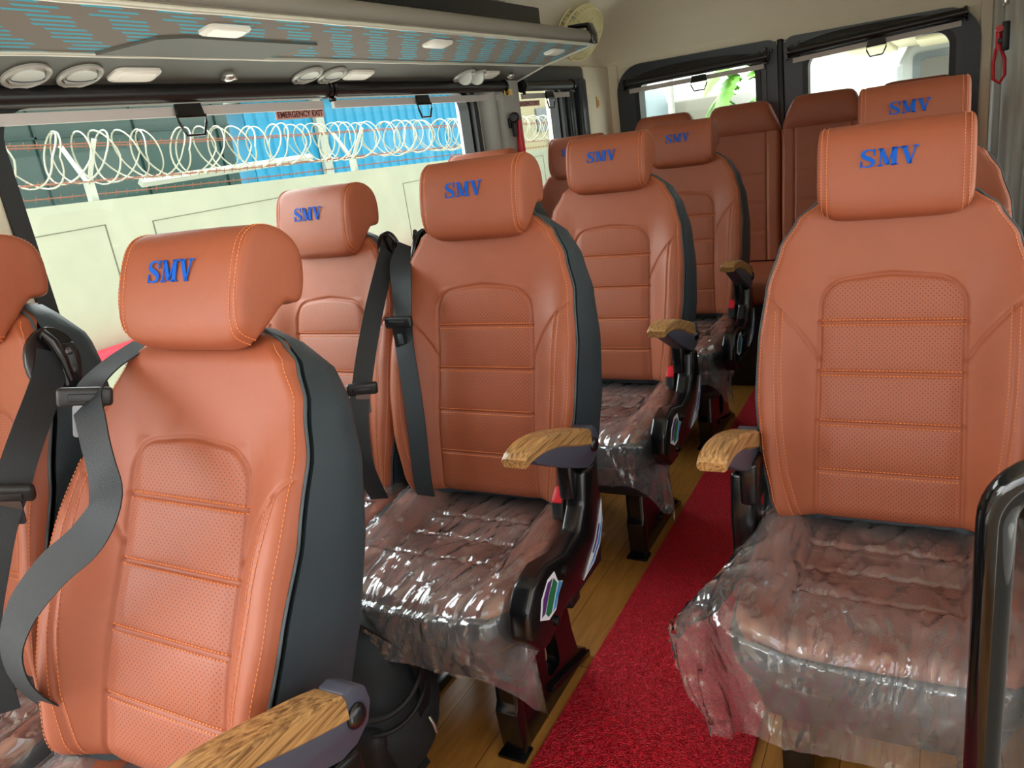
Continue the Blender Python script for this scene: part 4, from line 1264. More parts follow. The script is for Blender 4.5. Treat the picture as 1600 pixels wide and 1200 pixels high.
# ================================================================== LUGGAGE RACK
def rack():
    y0, y1 = -0.2, 3.10
    t = empty('luggage_rack', (XL, 1.45, 1.49), 'overhead luggage rack with teal dashed cloth underside along the left wall', 'luggage rack')
    L0 = Vector((XL, 1.45, 1.49))
    def P(me, name, lab=None, par=t): return put(name, me, par, tuple(-L0) if par is t else (0, 0, 0), label=lab)
    A = Vector((-1.214, 0, 1.575)); B = Vector((-1.434, 0, 1.533)); C = Vector((-1.590, 0, 1.484))
    def sheet(p, q, th, name, m_, lab, yy0=y0, yy1=y1):
        mb = MB(); n = Vector((-(q.z - p.z), 0, q.x - p.x)).normalized() * th
        if n.z < 0: n = -n
        mb.rings([[(p.x, y, p.z), (q.x, y, q.z), (q.x + n.x, y, q.z + n.z), (p.x + n.x, y, p.z + n.z)] for y in (yy0, yy1)])
        return P(mb.build(name, m_, 30), name, lab)
    sheet(A, B, 0.012, 'cloth_panel', M['rack_cloth'], 'taupe cloth with slanting teal dashes')
    vp = sheet(B, C, 0.012, 'vent_panel', M['rack_grey'], 'dark grey panel with air vents')
    # silver edge trims
    for (p, r, nm) in ((A, 0.006, 1), (B, 0.005, 2), (C, 0.004, 3)):
        mb = MB(); mb.tube([(p.x, y0 + (y1 - y0) * k / 40, p.z - 0.003 + 0.0006 * math.sin(k * 2.3)) for k in range(41)], r, 8)
        P(mb.build('edge_trim', M['silver_trim'], 60), 'edge_trim', 'silver edge trim')
    # rounded lip
    mb = MB(); sec = [(-1.214, 1.582), (-1.206, 1.592), (-1.206, 1.606), (-1.213, 1.620), (-1.228, 1.628), (-1.244, 1.625), (-1.250, 1.616), (-1.246, 1.600), (-1.235, 1.582)]
    mb.rings([[(x, y, z) for x, z in sec] for y in (y0, 0.8, 1.6, 2.4, y1 - 0.03)])
    P(mb.build('front_lip', M['rack_lip'], 60), 'front_lip')
    # end cap: black bracket and grey side board
    mb = MB(); mb.prism([(-1.198, 1.575), (-1.196, 1.610), (-1.212, 1.652), (-1.30, 1.656), (-1.30, 1.640), (-1.225, 1.636), (-1.216, 1.600), (-1.216, 1.575)], 'y', y1 - 0.03, y1 + 0.02, 0.003)
    P(mb.build('end_cap', M['gloss_black'], 40), 'end_cap', 'black plastic end cap')
    mb = MB(); mb.prism([(-1.205, 1.578), (-1.432, 1.536), (-1.595, 1.487), (-1.60, 1.60), (-1.24, 1.62)], 'y', y1 - 0.01, y1 + 0.008, 0.002)
    P(mb.build('end_board', M['rack_grey'], 40), 'end_board')
    mb = MB(); mb.tube([(-1.205, y1 + 0.006, 1.574), (-1.432, y1 + 0.006, 1.531), (-1.595, y1 + 0.006, 1.482)], 0.005, 8)
    P(mb.build('edge_trim', M['silver_trim'], 60), 'edge_trim', 'silver edge trim')
    # floor of the rack and dark wall behind it
    mb = MB(); mb.box((-1.60, y0, 1.60), (-1.235, y1 - 0.01, 1.61)); mb.box((-1.60, y0, 1.49), (-1.585, y1 - 0.01, 1.60))
    P(mb.build('shelf', M['rack_grey'], 0), 'shelf')
    # helper frame on the slanted panels
    def on(p, q, f, y):
        """point a fraction f from p to q, and the downward normal"""
        c = p + (q - p) * f; d = (q - p).normalized(); n = Vector((d.z, 0, -d.x))
        if n.z > 0: n = -n
        return Vector((c.x, y, c.z)), d, n
    def frame(c, d, n):
        e = n.cross(d)
        return Matrix(((d.x, e.x, n.x, c.x), (d.y, e.y, n.y, c.y), (d.z, e.z, n.z, c.z), (0, 0, 0, 1)))
    # round vents
    for y, op in ((0.965, 0), (1.075, 0), (1.745, 0), (1.848, 0), (2.58, 1), (2.665, 2)):
        c, d, n = on(B, C, 0.52, y)
        mb = MB(); mb.lathe([(0.038, 0.0), (0.045, 0.001), (0.046, 0.006), (0.041, 0.010), (0.036, 0.006), (0.034, 0.0)], c, n, 32)
        v = P(mb.build('air_vent', M['vent_silver'], 50), 'air_vent', 'round silver air vent')
        mb = MB()
        mb.lathe([(0.034, 0.0005), (0.0001, 0.0005)], c, n, 24)
        o = put('vent_well', mb.build('vent_well', M['rubber'], 0), v)
        mb = MB()
        F = frame(c, d, n)
        tilt = Matrix.Rotation(0.3 if op == 0 else 1.25, 4, 'X')
        bm = bmesh.new(); bmesh.ops.create_cone(bm, cap_ends=True, segments=32, radius1=0.0335, radius2=0.031, depth=0.006)
        bm.transform(F @ Matrix.Translation((0, 0, 0.006)) @ (tilt if op else Matrix.Identity(4)))
        mb.bm(bm)
        if op == 0:
            a = [F @ Vector((0.033 * math.cos(q) * 0.4, 0.033 * math.sin(q), 0.0095)) for q in [PI * (k / 12 - 0.5) for k in range(13)]]
            fin = MB().tube(a, 0.0012, 6)
            put('louvre', fin.build('louvre', M['graphite'], 60), v)
        put('vent_disc', mb.build('vent_disc', M['vent_silver'], 40), v)
    # rectangular courtesy lamps
    def lamp(p, q, f, y, ly, lx, par=t):
        c, d, n = on(p, q, f, y); F = frame(c, d, n)
        mb = MB(); pts = rrect(-lx, -ly, lx, ly, min(lx, ly) * 0.6)
        mb.rings([[tuple(F @ Vector((a, b, 0.0))) for a, b in pts], [tuple(F @ Vector((a, b, 0.005))) for a, b in pts], [tuple(F @ Vector((a * 0.9, b * 0.93, 0.008))) for a, b in pts]])
        l = P(mb.build('courtesy_lamp', M['lamp_white'], 40), 'courtesy_lamp', 'white rounded lamp, unlit')
        mb = MB(); pts = rrect(-lx * 0.72, -ly * 0.8, lx * 0.72, ly * 0.8, min(lx, ly) * 0.4)
        mb.rings([[tuple(F @ Vector((a, b, 0.007))) for a, b in pts], [tuple(F @ Vector((a * 0.97, b * 0.97, 0.0105))) for a, b in pts]])
        put('lens', mb.build('lens', M['lamp_lens'], 40), l)
    for y in (1.20, 1.965, 2.76): lamp(B, C, 0.50, y, 0.058, 0.026)
    for y, f in ((1.27, 0.36), (2.08, 0.36), (2.92, 0.40)): lamp(A, B, f, y, 0.058, 0.024)
    # small ball reading spots
    for y in (1.46, 2.93):
        c, d, n = on(B, C, 0.5, y)
        mb = MB(); mb.lathe([(0.016, 0), (0.018, 0.006), (0.017, 0.013), (0.011, 0.018), (0.0001, 0.019)], c, n, 18)
        mb.box((c.x - 0.010, c.y - 0.018, c.z - 0.016), (c.x + 0.012, c.y + 0.02, c.z - 0.006), 0.004, 2)
        P(mb.build('reading_spot', M['chrome_bits'], 50), 'reading_spot', 'small chrome reading spot')
    # grey service flap on the cloth
    mb = MB()
    fr = [(1.06, 0.98), (1.14, 0.60), (1.20, 0.54), (1.60, 0.56), (1.50, 0.98)]
    ring0 = []; ring1 = []
    for y, f in fr:
        c, d, n = on(A, B, f, y); ring0.append(tuple(c)); ring1.append(tuple(c + n * 0.006))
    mb.rings([ring0, ring1])
    P(mb.build('service_flap', M['rack_grey'], 30), 'service_flap', 'plain grey flap on the cloth')
M['silver_trim'] = mat('silver_trim', srgb(205, 202, 188), 0.35, metal=0.3, bump=(60, 0.6))
M['lamp_lens'] = mat('lamp_lens', srgb(236, 230, 220), 0.25)
M['chrome_bits'] = mat('chrome_bits', srgb(190, 188, 182), 0.2, metal=0.8)
rack()

# dark upper side panel above the rack
mb = MB(); mb.box((XL - 0.02, -0.3, 1.60), (-1.50, 3.27, 1.84), 0.02, 3)
mb.box((-1.502, 2.05, 1.70), (-1.496, 2.95, 1.715), 0.003); mb.box((-1.502, 2.05, 1.77), (-1.496, 2.95, 1.785), 0.003)
struct('trim_5', mb.build('trim_5', M['rubber']), 'black upper side panel above the luggage rack')

# ================================================================== BLINDS
def blind(name_label, a, b, zt, ax, inward, clipf, group='roller blinds over the windows', rail=True, r=0.021):
    """roller blind between a and b; ax 'y' runs along the side, 'x' along the rear doors"""
    a = Vector(a); b = Vector(b); mid = (a + b) / 2; inw = Vector(inward)
    t = empty('roller_blind', mid, name_label, 'blind', group)
    mb = MB(); mb.cyl(a - mid, b - mid, r, 20)
    put('roller', mb.build('roller', M['black_fabric'], 50), t)
    mb = MB(); dn = Vector((0, 0, -0.040)) - inw * 0.012
    def slab(p, q, hh, th):
        n = inw * th; u = Vector((0, 0, hh))
        mb.add([p - u - n, q - u - n, q + u - n, p + u - n, p - u + n, q - u + n, q + u + n, p + u + n], [(0, 1, 2, 3), (7, 6, 5, 4), (0, 4, 5, 1), (1, 5, 6, 2), (2, 6, 7, 3), (3, 7, 4, 0)])
    e = (b - a).normalized() * 0.012
    slab(a - mid + dn + e, b - mid + dn - e, 0.011, 0.006)
    put('bottom_rail', mb.build('bottom_rail', M['rail_white'], 30), t, label='pale bottom rail')
    for s, p in ((-1, a), (1, b)):
        mb = MB(); c = p - mid
        mb.cyl(c - e * 0.3 * s, c + e * 0.7 * s, r * 1.25, 16)
        for dz in (0.0, -0.03): mb.cyl(c + Vector((0, 0, dz)) + inw * 0.01 + e * s * 0.2, c + Vector((0, 0, dz)) + inw * 0.01 + e * s * 1.1, 0.006, 10)
        put('end_bracket', mb.build('end_bracket', M['gloss_black'], 40), t)
    # pull handle: black clip and open hexagonal loop
    for cf in clipf:
        c = a + (b - a) * cf - mid + dn + inw * 0.010
        d = (b - a).normalized(); hh = []
        mb = MB()
        U = Vector((0, 0, 1))
        q = [c + d * sx * 0.036 + U * 0.016 + inw * 0.003 for sx in (-1, 1)] + [c + d * 0.040 - U * 0.016 + inw * 0.006, c - d * 0.040 - U * 0.016 + inw * 0.006]
        nn = inw * 0.004
        mb.add([p - nn for p in q] + [p + nn for p in q], [(0, 1, 2, 3), (7, 6, 5, 4), (0, 4, 5, 1), (1, 5, 6, 2), (2, 6, 7, 3), (3, 7, 4, 0)])
        loop = [c + d * x + U * z + inw * 0.008 for x, z in ((-0.042, -0.012), (0.042, -0.012), (0.040, -0.028), (0.026, -0.056), (-0.026, -0.056), (-0.040, -0.028))]
        mb.tube(loop, 0.0035, 8, closed=True)
        put('pull_handle', mb.build('pull_handle', M['gloss_black'], 40), t)
    return t
blind('long black roller blind over the front part of the left window', (-1.565, 0.10, 1.474), (-1.565, 1.868, 1.474), 0, 'y', (1, 0, 0), [0.715])
blind('black roller blind over the rear part of the long left window', (-1.565, 1.892, 1.474), (-1.565, 2.96, 1.470), 0, 'y', (1, 0, 0), [0.44])
blind('short black roller blind over the small rear left window', (-1.565, 3.14, 1.468), (-1.565, 3.66, 1.468), 0, 'y', (1, 0, 0), [0.50])
blind('black roller blind over the left rear door window', (-1.46, YR - 0.09, 1.452), (-0.745, YR - 0.09, 1.468), 0, 'x', (0, -1, 0), [0.54])
blind('black roller blind over the right rear door window', (-0.635, YR - 0.09, 1.470), (0.085, YR - 0.09, 1.510), 0, 'x', (0, -1, 0), [0.52])

# valance arches above the rear blinds
for (x0, x1, z, lab) in ((-1.44, -0.76, 1.475, 'left'), (-0.60, 0.08, 1.50, 'right')):
    mb = MB(); pts = []
    for k in range(17):
        u = k / 16; pts.append((x0 + (x1 - x0) * u, z + 0.035 * (1 - abs(2 * u - 1) ** 3)))
    pts += [(x1, z - 0.02), (x0, z - 0.02)]
    mb.prism(pts, 'y', YR - 0.06, YR - 0.035, 0.003)
    o = put('trim_6' if lab == 'left' else 'trim_7', mb.build('valance', M['rubber'], 40)); tag(o, 'arched black valance above the %s rear door window' % lab, kind='structure')

# ================================================================== TEXT STICKERS
def text_mesh(txt, size, m_):
    cu = bpy.data.curves.new('lettering', 'FONT'); cu.body = txt; cu.size = size; cu.extrude = 0.0003
    cu.align_x = 'CENTER'; cu.align_y = 'CENTER'; cu.offset = size * 0.022
    o = link(bpy.data.objects.new('lettering', cu))
    dg = bpy.context.evaluated_depsgraph_get()
    me = bpy.data.meshes.new_from_object(o.evaluated_get(dg))
    bpy.data.objects.remove(o, do_unlink=True)
    me.materials.clear(); me.materials.append(m_)
    return me
def exit_sticker(y, z, ln, h, lab):
    mb = MB(); mb.box((-0.0006, -ln / 2, -h / 2), (0.0006, ln / 2, h / 2))
    o = put('emergency_exit_sticker', mb.build('sticker_sheet', M['exit_back'], 0), None, (XL - 0.026, y, z))
    tag(o, lab, 'sticker')
    tm = text_mesh('EMERGENCY EXIT', h * 0.95, M['exit_text'])
    xs = [v.co.x for v in tm.vertices]; k = ln * 0.94 / (max(xs) - min(xs))
    tm.transform(Matrix.Diagonal((k, 1, 1, 1)))
    # stand the lettering up facing the cabin, reading towards the rear
    tm.transform(Matrix(((0, 0, 1, 0), (1, 0, 0, 0), (0, 1, 0, 0), (0, 0, 0, 1))))
    put('lettering', tm, o, (0.0012, 0, 0))
exit_sticker(1.835, 1.418, 0.205, 0.024, 'EMERGENCY EXIT sticker at the top of the long left window')
exit_sticker(3.335, 1.404, 0.25, 0.024, 'EMERGENCY EXIT sticker on the small rear left window')

# small yellow labels
for loc, lab, rz in (((-1.555, 2.985, 1.446), 'small yellow and orange label on the left window pillar', 0), ((XL + 0.045, 4.02, 1.38), 'small upright yellow label in the rear left corner', 0)):
    mb = MB(); up_ = loc[1] > 3.5
    a = (-0.001, -0.012, -0.028) if up_ else (-0.001, -0.035, -0.012); b_ = (0.001, 0.012, 0.028) if up_ else (0.001, 0.035, 0.012)
    mb.box(a, b_)
    o = tag(put('warning_label', mb.build('warning_label', M['yellow'], 0), None, loc), lab, 'label')
    mb = MB(); mb.box((0.001, -0.008, -0.018), (0.0018, 0.008, 0.012)) if up_ else mb.box((0.001, -0.028, -0.006), (0.0018, 0.004, 0.006))
    put('print', mb.build('print', M['orange_mark'], 0), o)

# ================================================================== HAMMERS
def hammer(loc, side, lab):
    t = empty('emergency_hammer', loc, lab, 'hammer', 'red emergency hammers on the pillars')
    s = side
    mb = MB()
    if s > 0:
        mb.lathe([(0.0001, -0.02), (0.014, -0.018), (0.021, -0.006), (0.021, 0.006), (0.014, 0.018), (0.0001, 0.02)], (0.03, -0.012, 0.0), (0.35, -1, 0), 18)
        mb.box((0.012, -0.016, -0.075), (0.032, 0.0, 0.0), 0.005)
        mb.box((0.0, -0.02, -0.04), (0.012, 0.02, 0.0), 0.003)
    else:
        mb.box((-0.022, -0.03, -0.055), (0.0, 0.03, 0.035), 0.004)
        mb.box((-0.034, -0.026, -0.030), (-0.01, 0.026, -0.015), 0.003)
    put('holder', mb.build('holder', M['satin_black'], 40), t)
    mb = MB()
    if s > 0:
        pts = [(0.022, 0.02, 0.012, 0.010), (0.026, 0.026, 0.0, 0.010), (0.026, 0.028, -0.03, 0.010), (0.024, 0.028, -0.07, 0.013), (0.022, 0.030, -0.13, 0.016), (0.022, 0.030, -0.17, 0.012)]
        mb.tube([p[:3] for p in pts], [p[3] for p in pts], 12)
    else:
        mb.cyl((-0.030, -0.03, 0.015), (-0.030, 0.03, 0.015), 0.011, 14)
        pts = [(-0.030, 0, 0.015, 0.010), (-0.030, 0, -0.03, 0.0095), (-0.026, 0, -0.05, 0.011)]
        mb.tube([p[:3] for p in pts], [p[3] for p in pts], 12)
        rings = [[(-0.030, -0.010, -0.04), (-0.014, 0.010, -0.04), (-0.012, 0.010, -0.04), (-0.028, -0.010, -0.04)],]
        lp = [(-0.036, 0, -0.045), (-0.042, 0, -0.09), (-0.040, 0, -0.14), (-0.022, 0, -0.155), (-0.008, 0, -0.13), (-0.010, 0, -0.08), (-0.022, 0, -0.045)]
        mb.tube(lp, 0.0055, 8, closed=True)
    put('handle', mb.build('handle', M['red'], 50), t, label='bright red handle')
    return t
hammer((XL + 0.055, 2.985, 1.345), 1, 'red emergency hammer in a black clip on the left pillar between side windows')
hammer((XR - 0.045, 3.22, 1.372), -1, 'red emergency hammer in a black clip high on the right wall')

# ================================================================== FAN
def fan():
    c = Vector((-1.475, 3.62, 1.685)); ax = Vector((0.78, -0.22, -0.48)).normalized()
    t = empty('cabin_fan', c, 'round cream plastic cage fan in the rear left ceiling corner behind the rack end', 'fan')
    x = ax.cross(Vector((0, 0, 1))).normalized(); y = x.cross(ax)
    R = 0.122
    mb = MB()
    def circ(r, h, n=40): return [ax * h + (x * math.cos(2 * PI * k / n) + y * math.sin(2 * PI * k / n)) * r for k in range(n)]
    for r, h, q in ((R, 0.0, 0.005), (R * 0.97, 0.035, 0.003), (R * 0.75, 0.052, 0.0022), (R * 0.5, 0.060, 0.0022), (R * 0.28, 0.064, 0.003), (R * 0.97, -0.035, 0.003), (R * 0.6, -0.05, 0.0022)):
        mb.tube(circ(r, h), q, 6, closed=True)
    for k in range(36):
        a = 2 * PI * k / 36; d = x * math.cos(a) + y * math.sin(a)
        mb.tube([d * R * 0.28 + ax * 0.064, d * R * 0.6 + ax * 0.058, d * R * 0.9 + ax * 0.042, d * R + ax * 0.02, d * R, d * R * 0.93 - ax * 0.038, d * R * 0.5 - ax * 0.055], 0.0022, 5)
    mb.lathe([(0.0001, 0.068), (0.03, 0.067), (0.038, 0.062), (0.038, 0.058)], (0, 0, 0), ax, 24)
    put('cage', mb.build('cage', M['cream'], 50), t)
    mb = MB()
    for k in range(4):
        a0 = PI / 2 * k
        def f(u, v):
            a = a0 + (u - 0.5) * 1.1; r = 0.02 + 0.095 * v
            return (x * math.cos(a) + y * math.sin(a)) * r + ax * (0.012 * (u - 0.5) * 2)
        mb.grid(f, 6, 6)
    put('blades', mb.build('blades', M['cream'], 60, uv=1), t)
    mb = MB(); mb.lathe([(0.03, -0.02), (0.034, -0.03), (0.034, -0.085), (0.02, -0.10)], (0, 0, 0), ax, 20)
    put('motor', mb.build('motor', M['cream'], 40), t)
    mb = MB(); p = -ax * 0.09; mb.tube([p, p + Vector((-0.0, 0.01, 0.04)), p + Vector((-0.01, 0.02, 0.085))], 0.012, 12)
    mb.lathe([(0.035, 0), (0.035, 0.012), (0.02, 0.02)], p + Vector((-0.012, 0.02, 0.09)), (0.1, 0, -1), 20)
    put('bracket', mb.build('bracket', M['cream'], 40), t)
fan()

# small black mirror lamp high on the right wall
t = empty('round_mirror', (XR - 0.03, 3.55, 1.545), 'small round dark mirror on a chrome stalk in the top right corner', 'mirror')
mb = MB(); mb.lathe([(0.0001, -0.008), (0.030, -0.006), (0.034, 0.0), (0.030, 0.005), (0.0001, 0.006)], (-0.05, -0.02, 0.015), (0.6, -0.8, 0.1), 26)
put('mirror_disc', mb.build('mirror_disc', M['gloss_black'], 50), t)
mb = MB(); mb.tube([(-0.03, 0.0, 0.01), (-0.012, 0.01, 0.0), (-0.008, 0.01, -0.04)], 0.007, 10); mb.box((-0.02, -0.005, -0.07), (0.0, 0.025, -0.03), 0.005)
put('stalk', mb.build('stalk', M['chrome_bits'], 50), t)

# ================================================================== BACKPACK
def backpack():
    c = Vector((-1.06, 1.00, 0.0))
    t = empty('backpack', c, 'dark grey and black backpack on the floor behind the nearest seat', 'bag')
    mb = MB(); rings = []
    NR = 26
    for j in range(NR + 1):
        v = j / NR; z = 0.0 + 0.40 * v
        prof = math.sin(PI * min(1, 0.18 + v * 0.82)) ** 0.55 if v < 1 else 0.05
        wx = 0.150 * prof * (1.0 + 0.08 * math.sin(v * 7)); wy = 0.115 * prof
        r = []
        for k in range(36):
            a = 2 * PI * k / 36; ca, sa = math.cos(a), math.sin(a)
            x = math.copysign(abs(ca) ** 0.7, ca) * wx; y = math.copysign(abs(sa) ** 0.8, sa) * wy
            q = Vector((x, y, z)); n = noise.noise(q * 9) * 0.016 + noise.noise(q * 24) * 0.006
            q += Vector((ca, sa, 0.3)) * n
            q.x += 0.02 * v
            r.append(q)
        rings.append(r)
    mb.rings(rings)
    b = put('body', mb.build('body', M['bag'], 60), t)
    mb = MB()
    pts = []
    for k in range(20):
        a = -0.9 + 2.6 * k / 19; pts.append((0.020 + 0.150 * math.cos(a), -0.115 * math.sin(a) * -1 - 0.02, 0.26 + 0.03 * math.sin(a * 2)))
    mb.tube(pts, 0.006, 8)
    pts2 = [(x * 1.02, y, z - 0.035) for x, y, z in pts]; mb.tube(pts2, 0.005, 8)
    put('zip', mb.build('zip', M['bag_dark'], 60), t)
    mb = MB(); mb.ribbon(catmull([(0.0, -0.02, 0.39), (0.08, -0.03, 0.40), (0.145, 0.0, 0.33), (0.165, 0.01, 0.24), (0.155, 0.0, 0.17), (0.12, 0.0, 0.06), (0.13, 0.0, 0.02)], 6), [(0, 1, 0)] * 37, 0.03, 0.003)
    put('strap', mb.build('strap', M['bag_dark'], 60), t)
    mb = MB(); mb.box((-0.10, -0.125, 0.03), (0.13, -0.06, 0.20), 0.03, 4)
    put('pocket', mb.build('pocket', M['bag_dark'], 60), t)
    mb = MB(); mb.tube([(0.168, 0.0, 0.165), (0.176, 0.0, 0.15), (0.180, 0.0, 0.128)], [0.003, 0.004, 0.003], 8)
    put('zip_pull', mb.build('zip_pull', M['chrome_bits'], 60), t)
backpack()

# ================================================================== OUTSIDE
def outside():
    mb = MB(); mb.grid(lambda u, v: (-40 + 60 * u, -20 + 80 * v, -0.62), 4, 4)
    struct('ground', mb.build('ground', M['asphalt'], 0, uv=1), 'pale concrete yard around the minibus')
    # boundary wall, its top falling slightly towards the rear of the photo
    WXo = -6.0
    def wtop(y): return 1.262 - 0.0285 * (y - 3.45)
    mb = MB(); rings = []
    for y in (-6, 0, 3.45, 8, 14, 22):
        z = wtop(y); rings.append([(WXo, y, -0.62), (WXo, y, z), (WXo - 0.16, y, z), (WXo - 0.16, y, -0.62)])
    mb.rings(rings)
    w = tag(put('boundary_wall', mb.build('boundary_wall', M['concrete'], 0)), 'pale painted concrete boundary wall topped with razor wire outside', 'wall')
    mb = MB()
    for y0, y1, dz in ((3.2, 4.10, 0.22), (4.55, 7.4, 0.22), (8.3, 12.5, 0.22)):
        mb.box((WXo - 0.002, y0, wtop(y0) - dz - 0.006), (WXo + 0.004, y1, wtop(y0) - dz + 0.000))
        for y in (y0, y1): mb.box((WXo - 0.002, y - 0.005, -0.3), (WXo + 0.004, y + 0.005, wtop(y0) - dz))
    put('joint_line', mb.build('joint_line', M['seam'], 0), w)
    t = empty('ledge', (WXo + 0.11, 8, -0.62), 'low ledge with a red painted edge along the foot of the outside wall', 'ledge')
    mb = MB(); mb.box((-0.10, -14, 0), (0.11, 14, 0.58)); put('ledge_body', mb.build('ledge_body', M['concrete'], 0), t)
    mb = MB(); mb.box((-0.10, -14, 0.58), (0.13, 14, 0.71), 0.03); put('painted_edge', mb.build('painted_edge', M['kerb_red'], 40), t, label='red painted edge')
    # Y-shaped posts
    def ypost(y, lab):
        z = wtop(y); t = empty('wire_post', (WXo - 0.08, y, z - 0.05), lab, 'post', 'white Y shaped wire posts on the wall')
        mb = MB(); mb.box((-0.03, -0.03, 0), (0.03, 0.03, 0.20))
        put('stem', mb.build('stem', M['white_paint'], 0), t)
        for s in (-1, 1):
            mb = MB(); d = Vector((0, s * (0.34 if s < 0 else 0.10), 0.46 if s < 0 else 0.50)); p = Vector((0, 0, 0.18))
            d = Vector((s * 0.22, 0, 0.33))
            mb.tube([p, p + d], 0.024, 4)
            put('arm', mb.build('arm', M['white_paint'], 0), t)
    ypost(4.12, 'leftmost white Y shaped post on the wall, before the green glass building')
    ypost(7.50, 'white Y shaped post on the wall in front of the blue shed')
    ypost(10.9, 'white Y shaped post on the wall seen through the small rear window')
    # razor coils: two interleaved helices, each loop tilted a little
    for si, (ph, mname) in enumerate(((0.0, 'wire'), (2.6, 'wire'))):
        mb = MB(); pts = []
        y = 2.6; a = ph; k = 0
        while y < 13.5:
            loopn = int(a / (2 * PI)); random.seed(loopn * 13 + si * 5)
            R = 0.205 + 0.03 * noise.noise(Vector((a * 0.15, si * 4.0, 0)))
            tilt = 0.10 * math.sin(loopn * 1.7 + si)
            z = wtop(y) + 0.345
            pts.append((WXo - 0.08 + R * math.cos(a), y + 0.07 * math.sin(a * 0.23 + si) + tilt * math.sin(a), z + R * math.sin(a) * 1.0))
            a += 2 * PI / 26; y += 0.31 / 26
        mb.tube(pts, 0.0075, 4)
        # barbs
        for i in range(0, len(pts) - 1, 2):
            p = Vector(pts[i]); q = Vector((random.uniform(-1, 1), random.uniform(-1, 1), random.uniform(-1, 1))).normalized() * 0.017
            mb.add([p - q, p + q, p + Vector((q.y, q.z, q.x)) * 0.4], [(0, 1, 2)])
        tag(put('razor_wire_coil', mb.build('razor_wire_coil', M['wire'], 0)), 'coiled razor wire running along the top of the outside wall', 'razor wire', 'interleaved razor wire coils')
    for si, (dz, dx, lab) in enumerate(((0.46, -0.30, 'uppermost rusty barbed strand through the razor coils'), (0.44, 0.14, 'second rusty barbed strand just below the uppermost one'),
                                   (0.17, -0.16, 'rusty barbed strand along the bottom of the coils'), (0.155, 0.05, 'rusty barbed strand beside the bottom of the coils'), (0.055, -0.08, 'lowest rusty barbed strand just above the wall top'))):
        mb = MB(); pts = [(WXo - 0.08 + dx, y, wtop(y) + dz - 0.012 * math.sin((y - 4.1) / 3.4 * PI)) for y in [2.5 + 0.35 * k for k in range(34)]]
        mb.tube(pts, 0.0055, 5)
        for k in range(110):
            y = 2.6 + 0.1 * k; p = Vector((WXo - 0.08 + dx, y, wtop(y) + dz - 0.012 * math.sin((y - 4.1) / 3.4 * PI)))
            mb.tube([p + Vector((0.0, -0.008, -0.022)), p + Vector((0.0, 0.008, 0.022))], 0.0035, 4)
        tag(put('barbed_wire', mb.build('barbed_wire', M['rust'], 0)), lab, 'barbed wire')
    # dark green glazed building
    t = empty('glass_building', (-9.5, 4.6, -0.6), 'dark green glazed building behind the razor wire at left', 'building')
    mb = MB(); mb.box((-1.0, -9, 0), (0.0, 4.35, 3.08)); put('facade', mb.build('facade', M['green_glass'], 0), t)
    mb = MB()
    for k in range(10): mb.box((0.0, -8.5 + k * 1.4, 0), (0.03, -8.47 + k * 1.4, 3.05))
    for z in (2.62,): mb.box((0.0, -9, z), (0.03, 4.35, z + 0.025))
    put('mullions', mb.build('mullions', M['green_dark'], 0), t)
    mb = MB(); mb.box((-1.2, -9, 3.06), (0.35, 4.30, 3.14)); put('eaves', mb.build('eaves', M['white_paint'], 0), t, label='white eaves strip')
    # pale beam in front of it
    mb = MB(); mb.tube([(-8.4, 6.35, 1.36), (-8.4, 9.4, 1.40)], 0.055, 4)
    tag(put('white_beam', mb.build('white_beam', M['white_paint'], 0)), 'pale horizontal beam behind the razor wire', 'beam')
    # blue shed
    t = empty('blue_shed', (-9.6, 9.4, -0.6), 'bright blue corrugated metal shed behind the razor wire', 'shed')
    mb = MB(); vs = []; fs = []; y = 0.0; n = 0
    prof = []
    while y < 7.2:
        prof += [(0.0, y), (0.0, y + 0.20), (0.035, y + 0.225), (0.035, y + 0.255), (0.0, y + 0.28)]; y += 0.28
    for x, yy in prof: vs += [(x, yy, 0), (x, yy, 2.98)]
    fs = [(2 * i, 2 * i + 2, 2 * i + 3, 2 * i + 1) for i in range(len(prof) - 1)]
    mb.add(vs, fs); mb.box((-3, 0.0, 0), (-0.02, 7.2, 2.95))
    put('cladding', mb.build('cladding', M['blue_clad'], 0), t, label='bright blue ribbed metal sheets')
    mb = MB(); mb.box((-3.0, -0.2, 2.96), (0.18, 7.6, 3.14)); put('gutter', mb.build('gutter', M['white_paint'], 0), t, label='white gutter strip')
    mb = MB(); mb.box((0.02, 1.55, 0), (0.10, 1.75, 2.97)); put('post', mb.build('post', M['white_paint'], 0), t, label='white upright strip')
    mb = MB(); mb.box((-3.0, -0.2, 3.4), (-0.3, 7.6, 4.1)); put('upper_cladding', mb.build('upper_cladding', M['blue_clad'], 0), t)
    # tan block wall and shelter further back
    t = empty('block_building', (-9.5, 19.0, -0.6), 'tan block building beyond the blue shed', 'building')
    mb = MB(); mb.box((-2, -1.6, 0), (0, 9, 3.0)); put('walls', mb.build('walls', M['block'], 0), t)
    mb = MB(); mb.box((0.0, 0.6, 1.9), (0.05, 1.5, 2.5), 0.02); mb.box((0.0, 1.2, 0.9), (0.05, 1.7, 1.6), 0.02); put('window', mb.build('window', M['dark_glass'], 0), t)
    # bright wall behind the rear doors
    mb = MB(); mb.box((-1.78, 13.0, -0.62), (2.2, 13.2, 4.5))
    tag(put('rear_wall', mb.build('rear_wall', M['white_wall'], 0)), 'plain bright white wall behind the van, seen through the right rear window', 'wall')
M['green_dark'] = mat('green_mullion', srgb(36, 66, 62), 0.4)
M['block'] = mat('tan_blocks', srgb(160, 150, 118), 0.9, bump=(6, 0.3), vary=(2.0, 0.12))
M['white_wall'] = mat('bright_wall', srgb(190, 190, 176), 0.9)
outside()

